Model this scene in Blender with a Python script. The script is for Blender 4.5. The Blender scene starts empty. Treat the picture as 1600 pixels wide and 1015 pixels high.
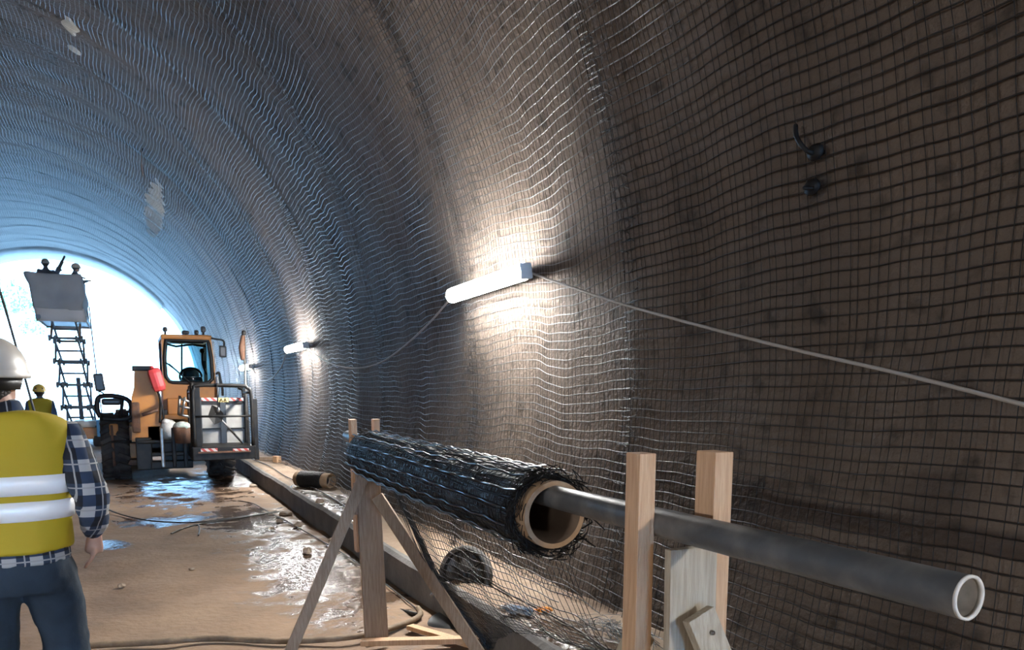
import bpy, bmesh, math, random
import numpy as np
from mathutils import Vector, Matrix
rnd = random.Random(7)
PI = math.pi
SC = bpy.context.scene
COL = SC.collection

# ------------------------------------------------------------------ camera, world, sun, exposure
PSI, TH, FPX, YH, CAMH = 0.4587, 0.12, 1200.0, 610.56, 1.62
cam_data = bpy.data.cameras.new('camera')
cam = bpy.data.objects.new('camera', cam_data)
COL.objects.link(cam)
cam.location = (0, 0, CAMH)
cam.rotation_euler = (PI / 2 - TH, 0, -PSI)
cam_data.sensor_width = 36.0
cam_data.lens = FPX / 1600 * 36
Y0 = YH + FPX * math.tan(TH)
cam_data.shift_y = (Y0 - 507.5) / 1600
cam_data.clip_start = 0.05
cam_data.clip_end = 400
SC.camera = cam

world = bpy.data.worlds.new('world')
SC.world = world
world.use_nodes = True
wb = world.node_tree.nodes['Background']
wb.inputs['Color'].default_value = (0.25, 0.55, 1.0, 1)
wb.inputs['Strength'].default_value = 56.0

sun_d = bpy.data.lights.new('sun', 'SUN')
sun = bpy.data.objects.new('sun', sun_d)
COL.objects.link(sun)
sun_d.energy = 5.0
sun_d.angle = math.radians(3)
sun_d.color = (1.0, 0.95, 0.88)
sun.rotation_euler = (math.radians(38), 0, math.radians(28))

SC.view_settings.view_transform = 'Standard'
SC.view_settings.look = 'None'
SC.view_settings.gamma = 1.0
SC.view_settings.use_curve_mapping = False
SC.view_settings.exposure = 0.0
SC.cycles.max_bounces = 7
SC.cycles.diffuse_bounces = 4
SC.cycles.glossy_bounces = 3
SC.cycles.sample_clamp_indirect = 6.0
SC.cycles.caustics_reflective = False
SC.cycles.caustics_refractive = False

LAMP_STRENGTH = 410.0

# ------------------------------------------------------------------ picture point -> point in the place (used for measuring)
def ray(px, py):
    xr, yc = (px - 800) / FPX, -(py - Y0) / FPX
    z = yc * math.cos(TH) - math.sin(TH)
    zf = yc * math.sin(TH) + math.cos(TH)
    return Vector((xr * math.cos(PSI) + zf * math.sin(PSI), -xr * math.sin(PSI) + zf * math.cos(PSI), z))
def at_y(px, py, y):
    d = ray(px, py); return Vector((0, 0, CAMH)) + d * (y / d.y)
def at_z(px, py, z):
    d = ray(px, py); return Vector((0, 0, CAMH)) + d * ((z - CAMH) / d.z)
def at_x(px, py, x):
    d = ray(px, py); return Vector((0, 0, CAMH)) + d * (x / d.x)
VX, VZ, VR = -2.6483, 1.7321, 5.3736        # tunnel profile: a circle
def at_wall(px, py, off=0.0):
    d = ray(px, py); r = VR - off
    ox, oz = -VX, CAMH - VZ
    a = d.x * d.x + d.z * d.z; b = 2 * (ox * d.x + oz * d.z); c = ox * ox + oz * oz - r * r
    return Vector((0, 0, CAMH)) + d * ((-b + math.sqrt(b * b - 4 * a * c)) / 2 / a)
def project(P):
    X, Y, Z = P[:, 0], P[:, 1], P[:, 2] - CAMH
    xr = X * math.cos(PSI) - Y * math.sin(PSI); zf = X * math.sin(PSI) + Y * math.cos(PSI)
    zc = zf * math.cos(TH) - Z * math.sin(TH); yc = Z * math.cos(TH) + zf * math.sin(TH)
    zs = np.where(zc > 0.05, zc, 0.05)
    return 800 + FPX * xr / zs, Y0 - FPX * yc / zs, zc

# ------------------------------------------------------------------ materials
def new_mat(name):
    m = bpy.data.materials.new(name); m.use_nodes = True
    nt = m.node_tree
    return m, nt, nt.nodes['Principled BSDF']
def node(nt, t, **kw):
    n = nt.nodes.new(t)
    for k, v in kw.items(): setattr(n, k, v)
    return n
def mat(name, col, rough=0.6, metal=0.0, col2=None, scale=8.0, bump=0.0, bscale=40.0, spec=0.5, detail=6.0, stretch=None, thresh=(0.35, 0.65)):
    m, nt, b = new_mat(name)
    b.inputs['Base Color'].default_value = (*col, 1)
    b.inputs['Roughness'].default_value = rough
    b.inputs['Metallic'].default_value = metal
    b.inputs['Specular IOR Level'].default_value = spec
    tc = node(nt, 'ShaderNodeTexCoord')
    vec = tc.outputs['Object']
    if stretch:
        mp = node(nt, 'ShaderNodeMapping'); mp.inputs['Scale'].default_value = stretch
        nt.links.new(vec, mp.inputs['Vector']); vec = mp.outputs['Vector']
    if col2:
        n = node(nt, 'ShaderNodeTexNoise'); n.inputs['Scale'].default_value = scale; n.inputs['Detail'].default_value = detail
        nt.links.new(vec, n.inputs['Vector'])
        r = node(nt, 'ShaderNodeValToRGB')
        r.color_ramp.elements[0].position, r.color_ramp.elements[1].position = thresh
        r.color_ramp.elements[0].color = (*col, 1); r.color_ramp.elements[1].color = (*col2, 1)
        nt.links.new(n.outputs['Fac'], r.inputs['Fac']); nt.links.new(r.outputs['Color'], b.inputs['Base Color'])
    if bump:
        n2 = node(nt, 'ShaderNodeTexNoise'); n2.inputs['Scale'].default_value = bscale; n2.inputs['Detail'].default_value = 5
        nt.links.new(vec, n2.inputs['Vector'])
        bp = node(nt, 'ShaderNodeBump'); bp.inputs['Strength'].default_value = bump; bp.inputs['Distance'].default_value = 0.02
        nt.links.new(n2.outputs['Fac'], bp.inputs['Height']); nt.links.new(bp.outputs['Normal'], b.inputs['Normal'])
    return m
def emit_mat(name, col, strength):
    m, nt, b = new_mat(name)
    b.inputs['Base Color'].default_value = (0.9, 0.9, 0.9, 1)
    b.inputs['Emission Color'].default_value = (*col, 1)
    b.inputs['Emission Strength'].default_value = strength
    return m
def stripe_mat(name, c1, c2, period, slope=(1, 0, 1), rough=0.5):
    m, nt, b = new_mat(name)
    tc = node(nt, 'ShaderNodeTexCoord')
    dp = node(nt, 'ShaderNodeVectorMath', operation='DOT_PRODUCT'); dp.inputs[1].default_value = slope
    nt.links.new(tc.outputs['Object'], dp.inputs[0])
    d = node(nt, 'ShaderNodeMath', operation='DIVIDE'); d.inputs[1].default_value = period
    nt.links.new(dp.outputs['Value'], d.inputs[0])
    f = node(nt, 'ShaderNodeMath', operation='FRACT'); nt.links.new(d.outputs[0], f.inputs[0])
    g = node(nt, 'ShaderNodeMath', operation='GREATER_THAN'); g.inputs[1].default_value = 0.5
    nt.links.new(f.outputs[0], g.inputs[0])
    mx = node(nt, 'ShaderNodeMix', data_type='RGBA')
    mx.inputs[6].default_value = (*c1, 1); mx.inputs[7].default_value = (*c2, 1)
    nt.links.new(g.outputs[0], mx.inputs[0]); nt.links.new(mx.outputs[2], b.inputs['Base Color'])
    b.inputs['Roughness'].default_value = rough
    return m
def plaid_mat(name):
    m, nt, b = new_mat(name)
    tc = node(nt, 'ShaderNodeTexCoord'); sp = node(nt, 'ShaderNodeSeparateXYZ')
    nt.links.new(tc.outputs['Object'], sp.inputs[0])
    def band(sock, period, duty, off=0.0):
        a = node(nt, 'ShaderNodeMath', operation='ADD'); a.inputs[1].default_value = off; nt.links.new(sock, a.inputs[0])
        d = node(nt, 'ShaderNodeMath', operation='DIVIDE'); d.inputs[1].default_value = period; nt.links.new(a.outputs[0], d.inputs[0])
        f = node(nt, 'ShaderNodeMath', operation='FRACT'); nt.links.new(d.outputs[0], f.inputs[0])
        g = node(nt, 'ShaderNodeMath', operation='LESS_THAN'); g.inputs[1].default_value = duty; nt.links.new(f.outputs[0], g.inputs[0])
        return g.outputs[0]
    ad = node(nt, 'ShaderNodeMath', operation='ADD'); nt.links.new(sp.outputs['X'], ad.inputs[0]); hy_ = node(nt, 'ShaderNodeMath', operation='MULTIPLY'); hy_.inputs[1].default_value = 0.35; nt.links.new(sp.outputs['Y'], hy_.inputs[0]); nt.links.new(hy_.outputs[0], ad.inputs[1])
    u, v = ad.outputs[0], sp.outputs['Z']
    def mix(fac, a, c):
        x = node(nt, 'ShaderNodeMix', data_type='RGBA'); nt.links.new(fac, x.inputs[0])
        for i, q in ((6, a), (7, c)):
            if isinstance(q, tuple): x.inputs[i].default_value = (*q, 1)
            else: nt.links.new(q, x.inputs[i])
        return x.outputs[2]
    c1 = mix(band(u, 0.09, 0.5), (0.02, 0.035, 0.065), (0.36, 0.36, 0.36))
    c2 = mix(band(u, 0.09, 0.5), (0.006, 0.008, 0.015), (0.022, 0.038, 0.075))
    c = mix(band(v, 0.09, 0.5), c1, c2)
    c = mix(band(u, 0.09, 0.06, 0.02), c, (0.30, 0.30, 0.30))
    c = mix(band(v, 0.09, 0.06, 0.02), c, (0.30, 0.30, 0.30))
    nt.links.new(c, b.inputs['Base Color'])
    b.inputs['Roughness'].default_value = 0.9
    return m

M = {}
M['net'] = mat('net_black', (0.010, 0.010, 0.011), rough=0.34, spec=1.0)
M['net'].node_tree.nodes['Principled BSDF'].inputs['IOR'].default_value = 1.55
M['net_fine'] = mat('net_fine_black', (0.008, 0.008, 0.009), rough=0.6, spec=0.25)
M['roll_net'] = mat('roll_net_black', (0.005, 0.005, 0.006), rough=0.30, spec=0.6)
M['winding'] = mat('winding_black', (0.006, 0.006, 0.007), rough=0.6, bump=1.0, bscale=60)
M['wood'] = mat('timber', (0.50, 0.30, 0.17), rough=0.65, col2=(0.62, 0.40, 0.24), scale=5, stretch=(22, 22, 1.6), bump=0.25, bscale=14)
M['wood_old'] = mat('timber_weathered', (0.24, 0.165, 0.11), rough=0.75, col2=(0.33, 0.24, 0.17), scale=5, stretch=(24, 24, 1.5), bump=0.3, bscale=14)
M['wood_grey'] = mat('timber_grey', (0.34, 0.29, 0.22), rough=0.8, col2=(0.45, 0.39, 0.31), scale=5, stretch=(24, 24, 1.5), bump=0.3, bscale=14)
M['pipe'] = mat('pipe_grey', (0.075, 0.082, 0.092), rough=0.42, col2=(0.19, 0.19, 0.19), scale=9, bump=0.08, bscale=30, thresh=(0.45, 0.8), detail=9)
M['pipe_in'] = mat('pipe_cut', (0.55, 0.52, 0.48), rough=0.7, col2=(0.4, 0.38, 0.35), scale=30)
M['card'] = mat('cardboard', (0.36, 0.235, 0.14), rough=0.85, col2=(0.43, 0.29, 0.18), scale=20, bump=0.1, bscale=90)
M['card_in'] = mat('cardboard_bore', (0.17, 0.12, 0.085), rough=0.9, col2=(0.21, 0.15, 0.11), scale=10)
M['concrete'] = mat('concrete', (0.105, 0.10, 0.098), rough=0.8, col2=(0.16, 0.15, 0.14), scale=4, bump=0.5, bscale=25, detail=10)
M['black'] = mat('black_paint', (0.008, 0.008, 0.009), rough=0.5, spec=0.3, col2=(0.02, 0.018, 0.016), scale=9)
M['rubber'] = mat('rubber', (0.016, 0.016, 0.017), rough=0.75, col2=(0.055, 0.046, 0.038), scale=6, bump=0.3)
M['yellow'] = mat('machine_orange', (0.44, 0.175, 0.030), rough=0.5, col2=(0.26, 0.11, 0.03), scale=3.0, bump=0.06, detail=10, thresh=(0.5, 0.72))
M['rust'] = mat('rusty_steel', (0.16, 0.075, 0.04), rough=0.8, col2=(0.09, 0.05, 0.035), scale=12, bump=0.2)
M['steel'] = mat('steel', (0.35, 0.34, 0.33), rough=0.35, metal=0.8, col2=(0.2, 0.19, 0.18), scale=10)
M['mirror'] = mat('mirror_shell', (0.03, 0.033, 0.036), rough=0.4)
M['panel'] = mat('grey_sheet', (0.30, 0.285, 0.26), rough=0.55, col2=(0.37, 0.355, 0.33), scale=6)
M['red'] = mat('red_plastic', (0.55, 0.05, 0.05), rough=0.45)
M['sack'] = mat('sack_white', (0.62, 0.60, 0.56), rough=0.9, col2=(0.5, 0.47, 0.42), scale=6, bump=0.4)
M['rag'] = mat('rag_green', (0.35, 0.45, 0.40), rough=0.9, col2=(0.6, 0.62, 0.58), scale=18, bump=0.5)
M['hazard'] = stripe_mat('hazard_stripes', (0.55, 0.50, 0.48), (0.42, 0.06, 0.05), 0.11)
M['sign'] = mat('warning_yellow', (0.62, 0.47, 0.18), rough=0.5)
M['tarp'] = mat('tarp_grey', (0.23, 0.25, 0.28), rough=0.7, col2=(0.29, 0.31, 0.34), scale=2, bump=0.3, bscale=7)
M['tarp_pale'] = mat('tarp_pale', (0.44, 0.45, 0.47), rough=0.7, col2=(0.5, 0.5, 0.52), scale=2, bump=0.3, bscale=7)
M['lift_blue'] = mat('lift_blue', (0.05, 0.22, 0.42), rough=0.5)
M['lift_steel'] = mat('lift_steel', (0.10, 0.14, 0.18), rough=0.5)
M['lift_orange'] = mat('lift_orange', (0.65, 0.30, 0.10), rough=0.5, col2=(0.5, 0.22, 0.08), scale=4)
M['white'] = mat('white_paint', (0.72, 0.72, 0.70), rough=0.4)
M['lamp_body'] = mat('lamp_body', (0.55, 0.55, 0.55), rough=0.5)
M['cable'] = mat('cable_grey', (0.34, 0.32, 0.30), rough=0.6)
M['cable_black'] = mat('cable_black', (0.012, 0.012, 0.012), rough=0.5, col2=(0.05, 0.04, 0.03), scale=10)
M['hose'] = mat('hose_dusty', (0.12, 0.085, 0.055), rough=0.7, col2=(0.24, 0.17, 0.11), scale=9, bump=0.3)
M['skin'] = mat('skin', (0.38, 0.20, 0.14), rough=0.6, col2=(0.44, 0.25, 0.18), scale=12)
M['hair'] = mat('hair_dark', (0.02, 0.016, 0.014), rough=0.6, bump=0.5, bscale=120)
M['helmet'] = mat('helmet_white', (0.52, 0.48, 0.43), rough=0.4, col2=(0.45, 0.41, 0.36), scale=10)
M['helmet_yellow'] = mat('helmet_yellow', (0.62, 0.42, 0.08), rough=0.4)
M['vest'] = mat('vest_yellow', (0.44, 0.315, 0.012), rough=0.75, bump=0.35, bscale=9)
M['tape'] = mat('reflective_tape', (0.92, 0.92, 0.92), rough=0.35, metal=0.0, spec=1.0)
M['plaid'] = plaid_mat('plaid_shirt')
M['jeans'] = mat('jeans', (0.010, 0.019, 0.030), rough=0.9, col2=(0.022, 0.038, 0.058), scale=5, bump=0.4, bscale=11)
M['boot'] = mat('boots', (0.05, 0.035, 0.025), rough=0.7)
M['workwear'] = mat('workwear', (0.07, 0.10, 0.15), rough=0.9)
M['blue_plastic'] = mat('blue_plastic', (0.05, 0.10, 0.18), rough=0.15, col2=(0.45, 0.5, 0.55), scale=16)
M['orange'] = mat('orange_plastic', (0.75, 0.26, 0.03), rough=0.5)
M['stone'] = mat('stone', (0.20, 0.15, 0.11), rough=0.9, col2=(0.32, 0.25, 0.19), scale=14, bump=0.6)
M['leaf'] = mat('foliage', (0.07, 0.15, 0.05), rough=0.7, col2=(0.14, 0.22, 0.09), scale=1.5)
M['bark'] = mat('bark', (0.16, 0.12, 0.09), rough=0.9)
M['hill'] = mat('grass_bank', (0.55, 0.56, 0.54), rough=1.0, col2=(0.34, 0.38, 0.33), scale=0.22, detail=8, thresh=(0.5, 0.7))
M['plastic_sheet'] = mat('plastic_sheet', (0.5, 0.56, 0.62), rough=0.15)
M['patch'] = mat('mortar_patch', (0.55, 0.55, 0.53), rough=0.9, bump=0.4)
gm, gnt, gb = new_mat('cab_glass')
gb.inputs['Base Color'].default_value = (0.45, 0.85, 0.95, 1); gb.inputs['Roughness'].default_value = 0.02
gb.inputs['Transmission Weight'].default_value = 1.0; gb.inputs['IOR'].default_value = 1.05
M['glass'] = gm

def wall_material():
    m, nt, b = new_mat('shotcrete')
    tc = node(nt, 'ShaderNodeTexCoord')
    n1 = node(nt, 'ShaderNodeTexNoise'); n1.inputs['Scale'].default_value = 0.9; n1.inputs['Detail'].default_value = 9
    mp = node(nt, 'ShaderNodeMapping'); mp.inputs['Scale'].default_value = (0.5, 2.2, 0.5)
    nt.links.new(tc.outputs['Object'], mp.inputs['Vector']); nt.links.new(mp.outputs['Vector'], n1.inputs['Vector'])
    r = node(nt, 'ShaderNodeValToRGB')
    r.color_ramp.elements[0].position, r.color_ramp.elements[1].position = 0.3, 0.72
    r.color_ramp.elements[0].color = (0.086, 0.067, 0.054, 1); r.color_ramp.elements[1].color = (0.148, 0.117, 0.095, 1)
    nt.links.new(n1.outputs['Fac'], r.inputs['Fac'])
    # dark blotches
    n3 = node(nt, 'ShaderNodeTexNoise'); n3.inputs['Scale'].default_value = 7; n3.inputs['Detail'].default_value = 8
    nt.links.new(tc.outputs['Object'], n3.inputs['Vector'])
    r3 = node(nt, 'ShaderNodeValToRGB')
    r3.color_ramp.elements[0].position, r3.color_ramp.elements[1].position = 0.30, 0.44
    r3.color_ramp.elements[0].color = (0.45, 0.45, 0.45, 1); r3.color_ramp.elements[1].color = (1, 1, 1, 1)
    nt.links.new(n3.outputs['Fac'], r3.inputs['Fac'])
    mx = node(nt, 'ShaderNodeMix', data_type='RGBA', blend_type='MULTIPLY'); mx.inputs[0].default_value = 1
    nt.links.new(r.outputs['Color'], mx.inputs[6]); nt.links.new(r3.outputs['Color'], mx.inputs[7])
    nt.links.new(mx.outputs[2], b.inputs['Base Color'])
    b.inputs['Roughness'].default_value = 0.62
    b.inputs['Specular IOR Level'].default_value = 0.12
    n2 = node(nt, 'ShaderNodeTexNoise'); n2.inputs['Scale'].default_value = 38; n2.inputs['Detail'].default_value = 6
    nt.links.new(tc.outputs['Object'], n2.inputs['Vector'])
    bp = node(nt, 'ShaderNodeBump'); bp.inputs['Strength'].default_value = 0.7; bp.inputs['Distance'].default_value = 0.02
    nt.links.new(n2.outputs['Fac'], bp.inputs['Height']); nt.links.new(bp.outputs['Normal'], b.inputs['Normal'])
    return m
M['wall'] = wall_material()

def floor_material(name, puddles, dry1, dry2):
    m, nt, b = new_mat(name)
    tc = node(nt, 'ShaderNodeTexCoord')
    n1 = node(nt, 'ShaderNodeTexNoise'); n1.inputs['Scale'].default_value = 1.3; n1.inputs['Detail'].default_value = 10; n1.inputs['Roughness'].default_value = 0.6
    nt.links.new(tc.outputs['Object'], n1.inputs['Vector'])
    r = node(nt, 'ShaderNodeValToRGB')
    r.color_ramp.elements[0].position, r.color_ramp.elements[1].position = 0.36, 0.66
    r.color_ramp.elements[0].color = (*dry1, 1); r.color_ramp.elements[1].color = (*dry2, 1)
    nt.links.new(n1.outputs['Fac'], r.inputs['Fac'])
    nw = node(nt, 'ShaderNodeTexNoise'); nw.inputs['Scale'].default_value = 3.2; nw.inputs['Detail'].default_value = 7; nw.inputs['Roughness'].default_value = 0.65
    nt.links.new(tc.outputs['Object'], nw.inputs['Vector'])
    last = None
    for (cx, cy, sx, sy) in puddles:
        sub = node(nt, 'ShaderNodeVectorMath', operation='SUBTRACT'); sub.inputs[1].default_value = (cx, cy, 0)
        nt.links.new(tc.outputs['Object'], sub.inputs[0])
        mul = node(nt, 'ShaderNodeVectorMath', operation='MULTIPLY'); mul.inputs[1].default_value = (1 / sx, 1 / sy, 0)
        nt.links.new(sub.outputs[0], mul.inputs[0])
        ln = node(nt, 'ShaderNodeVectorMath', operation='LENGTH'); nt.links.new(mul.outputs[0], ln.inputs[0])
        q = node(nt, 'ShaderNodeMath', operation='SUBTRACT'); q.inputs[0].default_value = 1.0; nt.links.new(ln.outputs['Value'], q.inputs[1])
        if last is None: last = q.outputs[0]
        else:
            mxx = node(nt, 'ShaderNodeMath', operation='MAXIMUM'); nt.links.new(last, mxx.inputs[0]); nt.links.new(q.outputs[0], mxx.inputs[1]); last = mxx.outputs[0]
    wm = node(nt, 'ShaderNodeMath', operation='MULTIPLY_ADD'); wm.inputs[1].default_value = 2.6; wm.inputs[2].default_value = -1.4
    nt.links.new(nw.outputs['Fac'], wm.inputs[0])
    if last is not None:
        ad = node(nt, 'ShaderNodeMath', operation='ADD'); nt.links.new(wm.outputs[0], ad.inputs[0]); nt.links.new(last, ad.inputs[1])
        wr = node(nt, 'ShaderNodeMapRange'); wr.inputs['From Min'].default_value = 0.05; wr.inputs['From Max'].default_value = 0.42
        nt.links.new(ad.outputs[0], wr.inputs['Value'])
        wet = wr.outputs['Result']
        dk = node(nt, 'ShaderNodeMix', data_type='RGBA', blend_type='MULTIPLY'); dk.inputs[7].default_value = (0.36, 0.34, 0.34, 1)
        nt.links.new(wet, dk.inputs[0]); nt.links.new(r.outputs['Color'], dk.inputs[6]); nt.links.new(dk.outputs[2], b.inputs['Base Color'])
        rr = node(nt, 'ShaderNodeMapRange'); rr.inputs['To Min'].default_value = 0.85; rr.inputs['To Max'].default_value = 0.16
        nt.links.new(wet, rr.inputs['Value']); nt.links.new(rr.outputs['Result'], b.inputs['Roughness'])
    else:
        nt.links.new(r.outputs['Color'], b.inputs['Base Color']); b.inputs['Roughness'].default_value = 0.9
    n2 = node(nt, 'ShaderNodeTexNoise'); n2.inputs['Scale'].default_value = 16; n2.inputs['Detail'].default_value = 8
    nt.links.new(tc.outputs['Object'], n2.inputs['Vector'])
    bp = node(nt, 'ShaderNodeBump'); bp.inputs['Strength'].default_value = 0.55; bp.inputs['Distance'].default_value = 0.03
    nt.links.new(n2.outputs['Fac'], bp.inputs['Height']); nt.links.new(bp.outputs['Normal'], b.inputs['Normal'])
    return m
M['floor'] = floor_material('dirt_floor', [(1.45, 7.0, 0.75, 2.6), (1.25, 10.2, 0.8, 2.0), (0.7, 13.5, 1.3, 2.6), (-0.30, 9.1, 0.28, 0.5), (1.6, 15.5, 0.7, 3.0), (0.35, 10.6, 0.8, 0.7)],
                            (0.185, 0.120, 0.077), (0.28, 0.19, 0.126))
M['kerb_top'] = floor_material('kerb_top', [(2.1, 3.6, 0.28, 0.8), (2.15, 9.5, 0.35, 2.5)], (0.21, 0.145, 0.10), (0.33, 0.25, 0.18))

# ------------------------------------------------------------------ mesh helpers
def link(name, me, m=None, parent=None):
    o = bpy.data.objects.new(name, me)
    if m is not None:
        for mm in (m if isinstance(m, (list, tuple)) else [m]): me.materials.append(mm)
    COL.objects.link(o)
    if parent is not None: o.parent = parent
    return o
def tag(o, label=None, cat=None, group=None, kind=None):
    if label: o['label'] = label
    if cat: o['category'] = cat
    if group: o['group'] = group
    if kind: o['kind'] = kind
    return o
def thing(name, label, cat, loc=(0, 0, 0), rz=0.0, group=None):
    o = bpy.data.objects.new(name, None); COL.objects.link(o)
    o.empty_display_size = 0.1
    o.location = loc; o.rotation_euler = (0, 0, rz)
    return tag(o, label, cat, group)
class MB:
    def __init__(s): s.v = []; s.f = []; s.smooth = []; s.mi = []
    def add(s, v, f, smooth=False, mi=0):
        o = len(s.v); s.v += [tuple(p) for p in v]
        s.f += [tuple(i + o for i in q) for q in f]; s.smooth += [smooth] * len(f); s.mi += [mi] * len(f)
        return s
    def box(s, c, d, rot=None, ch=0.0, mi=0):
        c = Vector(c); hx, hy, hz = d[0] / 2, d[1] / 2, d[2] / 2
        R = rot if rot is not None else Matrix.Identity(3)
        if ch <= 0:
            v = [c + R @ Vector((x * hx, y * hy, z * hz)) for z in (-1, 1) for (x, y) in ((-1, -1), (1, -1), (1, 1), (-1, 1))]
            f = [(3, 2, 1, 0), (4, 5, 6, 7), (0, 1, 5, 4), (1, 2, 6, 5), (2, 3, 7, 6), (3, 0, 4, 7)]
            return s.add(v, f, False, mi)
        ch = min(ch, hx * .9, hy * .9, hz * .9)
        bm = bmesh.new(); bmesh.ops.create_cube(bm, size=1)
        for q in bm.verts: q.co = Vector((q.co.x * d[0], q.co.y * d[1], q.co.z * d[2]))
        bmesh.ops.bevel(bm, geom=list(bm.edges), offset=ch, segments=2, affect='EDGES', profile=0.6)
        bm.verts.index_update()
        v = [c + R @ q.co for q in bm.verts]; f = [[w.index for w in q.verts] for q in bm.faces]
        bm.free(); return s.add(v, f, False, mi)
    def bar(s, a, b, w, h, ch=0.0, up=(0, 0, 1), mi=0):
        a, b = Vector(a), Vector(b); z = (b - a); L = z.length; z.normalize()
        x = Vector(up).cross(z)
        if x.length < 1e-4: x = Vector((1, 0, 0)).cross(z)
        x.normalize(); y = z.cross(x)
        R = Matrix((x, y, z)).transposed()
        return s.box((a + b) / 2, (w, h, L), R, ch, mi)
    def tube(s, pts, r, n=8, caps=True, closed=False, mi=0):
        pts = [Vector(p) for p in pts]; N = len(pts)
        rad = r if isinstance(r, (list, tuple)) else [r] * N
        T = []
        for i in range(N):
            if closed: t = pts[(i + 1) % N] - pts[i - 1]
            else: t = pts[min(i + 1, N - 1)] - pts[max(i - 1, 0)]
            T.append(t.normalized() if t.length > 1e-9 else Vector((0, 0, 1)))
        ref = Vector((0, 0, 1)) if abs(T[0].z) < 0.9 else Vector((1, 0, 0))
        x = (ref - T[0] * ref.dot(T[0])).normalized()
        v = []
        for i in range(N):
            x = (x - T[i] * x.dot(T[i])).normalized(); y = T[i].cross(x)
            rr = rad[i]; rx, ry = rr if isinstance(rr, tuple) else (rr, rr)
            v += [pts[i] + x * rx * math.cos(2 * PI * k / n) + y * ry * math.sin(2 * PI * k / n) for k in range(n)]
        f = []
        for i in range(N if closed else N - 1):
            j = (i + 1) % N
            f += [(i * n + k, i * n + (k + 1) % n, j * n + (k + 1) % n, j * n + k) for k in range(n)]
        if caps and not closed:
            f.append(tuple(reversed(range(n)))); f.append(tuple((N - 1) * n + k for k in range(n)))
        return s.add(v, f, True, mi)
    def loft(s, rings, caps=True, mi=0, smooth=True):
        n = len(rings[0]); v = [p for r in rings for p in r]; f = []
        for i in range(len(rings) - 1):
            f += [(i * n + k, i * n + (k + 1) % n, (i + 1) * n + (k + 1) % n, (i + 1) * n + k) for k in range(n)]
        if caps:
            f.append(tuple(reversed(range(n)))); f.append(tuple((len(rings) - 1) * n + k for k in range(n)))
        return s.add(v, f, smooth, mi)
    def lathe(s, prof, n=24, c=(0, 0, 0), axis='z', mi=0, smooth=True):
        c = Vector(c); v = []
        for (r, h) in prof:
            for k in range(n):
                a = 2 * PI * k / n; p = (r * math.cos(a), r * math.sin(a), h)
                if axis == 'x': p = (h, r * math.cos(a), r * math.sin(a))
                if axis == 'y': p = (r * math.sin(a), h, r * math.cos(a))
                v.append(c + Vector(p))
        N = len(prof); f = []
        for i in range(N - 1):
            f += [(i * n + k, i * n + (k + 1) % n, (i + 1) * n + (k + 1) % n, (i + 1) * n + k) for k in range(n)]
        if prof[0][0] > 1e-6 and prof[0] != prof[-1]: f.append(tuple(reversed(range(n))))
        if prof[-1][0] > 1e-6 and prof[0] != prof[-1]: f.append(tuple((N - 1) * n + k for k in range(n)))
        return s.add(v, f, smooth, mi)
    def prism(s, poly, y0, y1, mi=0):
        """polygon in x,z swept along y"""
        n = len(poly); v = [(x, y0, z) for x, z in poly] + [(x, y1, z) for x, z in poly]
        f = [tuple(range(n)), tuple(reversed(range(n, 2 * n)))] + [(k, (k + 1) % n, n + (k + 1) % n, n + k)[::-1] for k in range(n)]
        return s.add(v, f, False, mi)
    def ball(s, c, r, n=12, m=8, mi=0):
        r = r if isinstance(r, (tuple, list)) else (r, r, r); c = Vector(c)
        rings = []
        for i in range(1, m):
            a = PI * i / m
            rings.append([c + Vector((r[0] * math.sin(a) * math.cos(2 * PI * k / n), r[1] * math.sin(a) * math.sin(2 * PI * k / n), -r[2] * math.cos(a))) for k in range(n)])
        return s.loft(rings, True, mi)
    def build(s, name, m, parent=None, fix=False):
        me = bpy.data.meshes.new(name)
        me.from_pydata([tuple(p) for p in s.v], [], s.f)
        me.polygons.foreach_set('use_smooth', s.smooth)
        o = link(name, me, m, parent)
        if any(s.mi): me.polygons.foreach_set('material_index', s.mi)
        bm = bmesh.new(); bm.from_mesh(me); bmesh.ops.recalc_face_normals(bm, faces=bm.faces); bm.to_mesh(me); bm.free()
        return o
def smooth_path(pts, per=8):
    P = [Vector(p) for p in pts]; out = []
    for i in range(len(P) - 1):
        p0, p1, p2, p3 = P[max(i - 1, 0)], P[i], P[i + 1], P[min(i + 2, len(P) - 1)]
        for k in range(per):
            t = k / per
            out.append(0.5 * ((2 * p1) + (p2 - p0) * t + (2 * p0 - 5 * p1 + 4 * p2 - p3) * t * t + (3 * p1 - p0 - 3 * p2 + p3) * t ** 3))
    out.append(P[-1]); return out
def arr_mesh(name, V, F, m, parent=None, smooth=True):
    me = bpy.data.meshes.new(name)
    V = np.asarray(V, dtype=np.float32); F = np.asarray(F, dtype=np.int32)
    me.vertices.add(len(V)); me.vertices.foreach_set('co', V.ravel())
    k = F.shape[1]
    me.loops.add(F.size); me.loops.foreach_set('vertex_index', F.ravel())
    me.polygons.add(len(F)); me.polygons.foreach_set('loop_start', np.arange(0, F.size, k, dtype=np.int32))
    me.polygons.foreach_set('use_smooth', np.full(len(F), smooth))
    me.update(calc_edges=True)
    return link(name, me, m, parent)
def noise_tex(name, size):
    t = bpy.data.textures.new(name, 'CLOUDS'); t.noise_scale = size; t.noise_depth = 3; return t
def displace(o, size, strength):
    d = o.modifiers.new('folds', 'DISPLACE'); d.texture = noise_tex('folds', size); d.strength = strength; d.mid_level = 0.5
    return o
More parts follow.
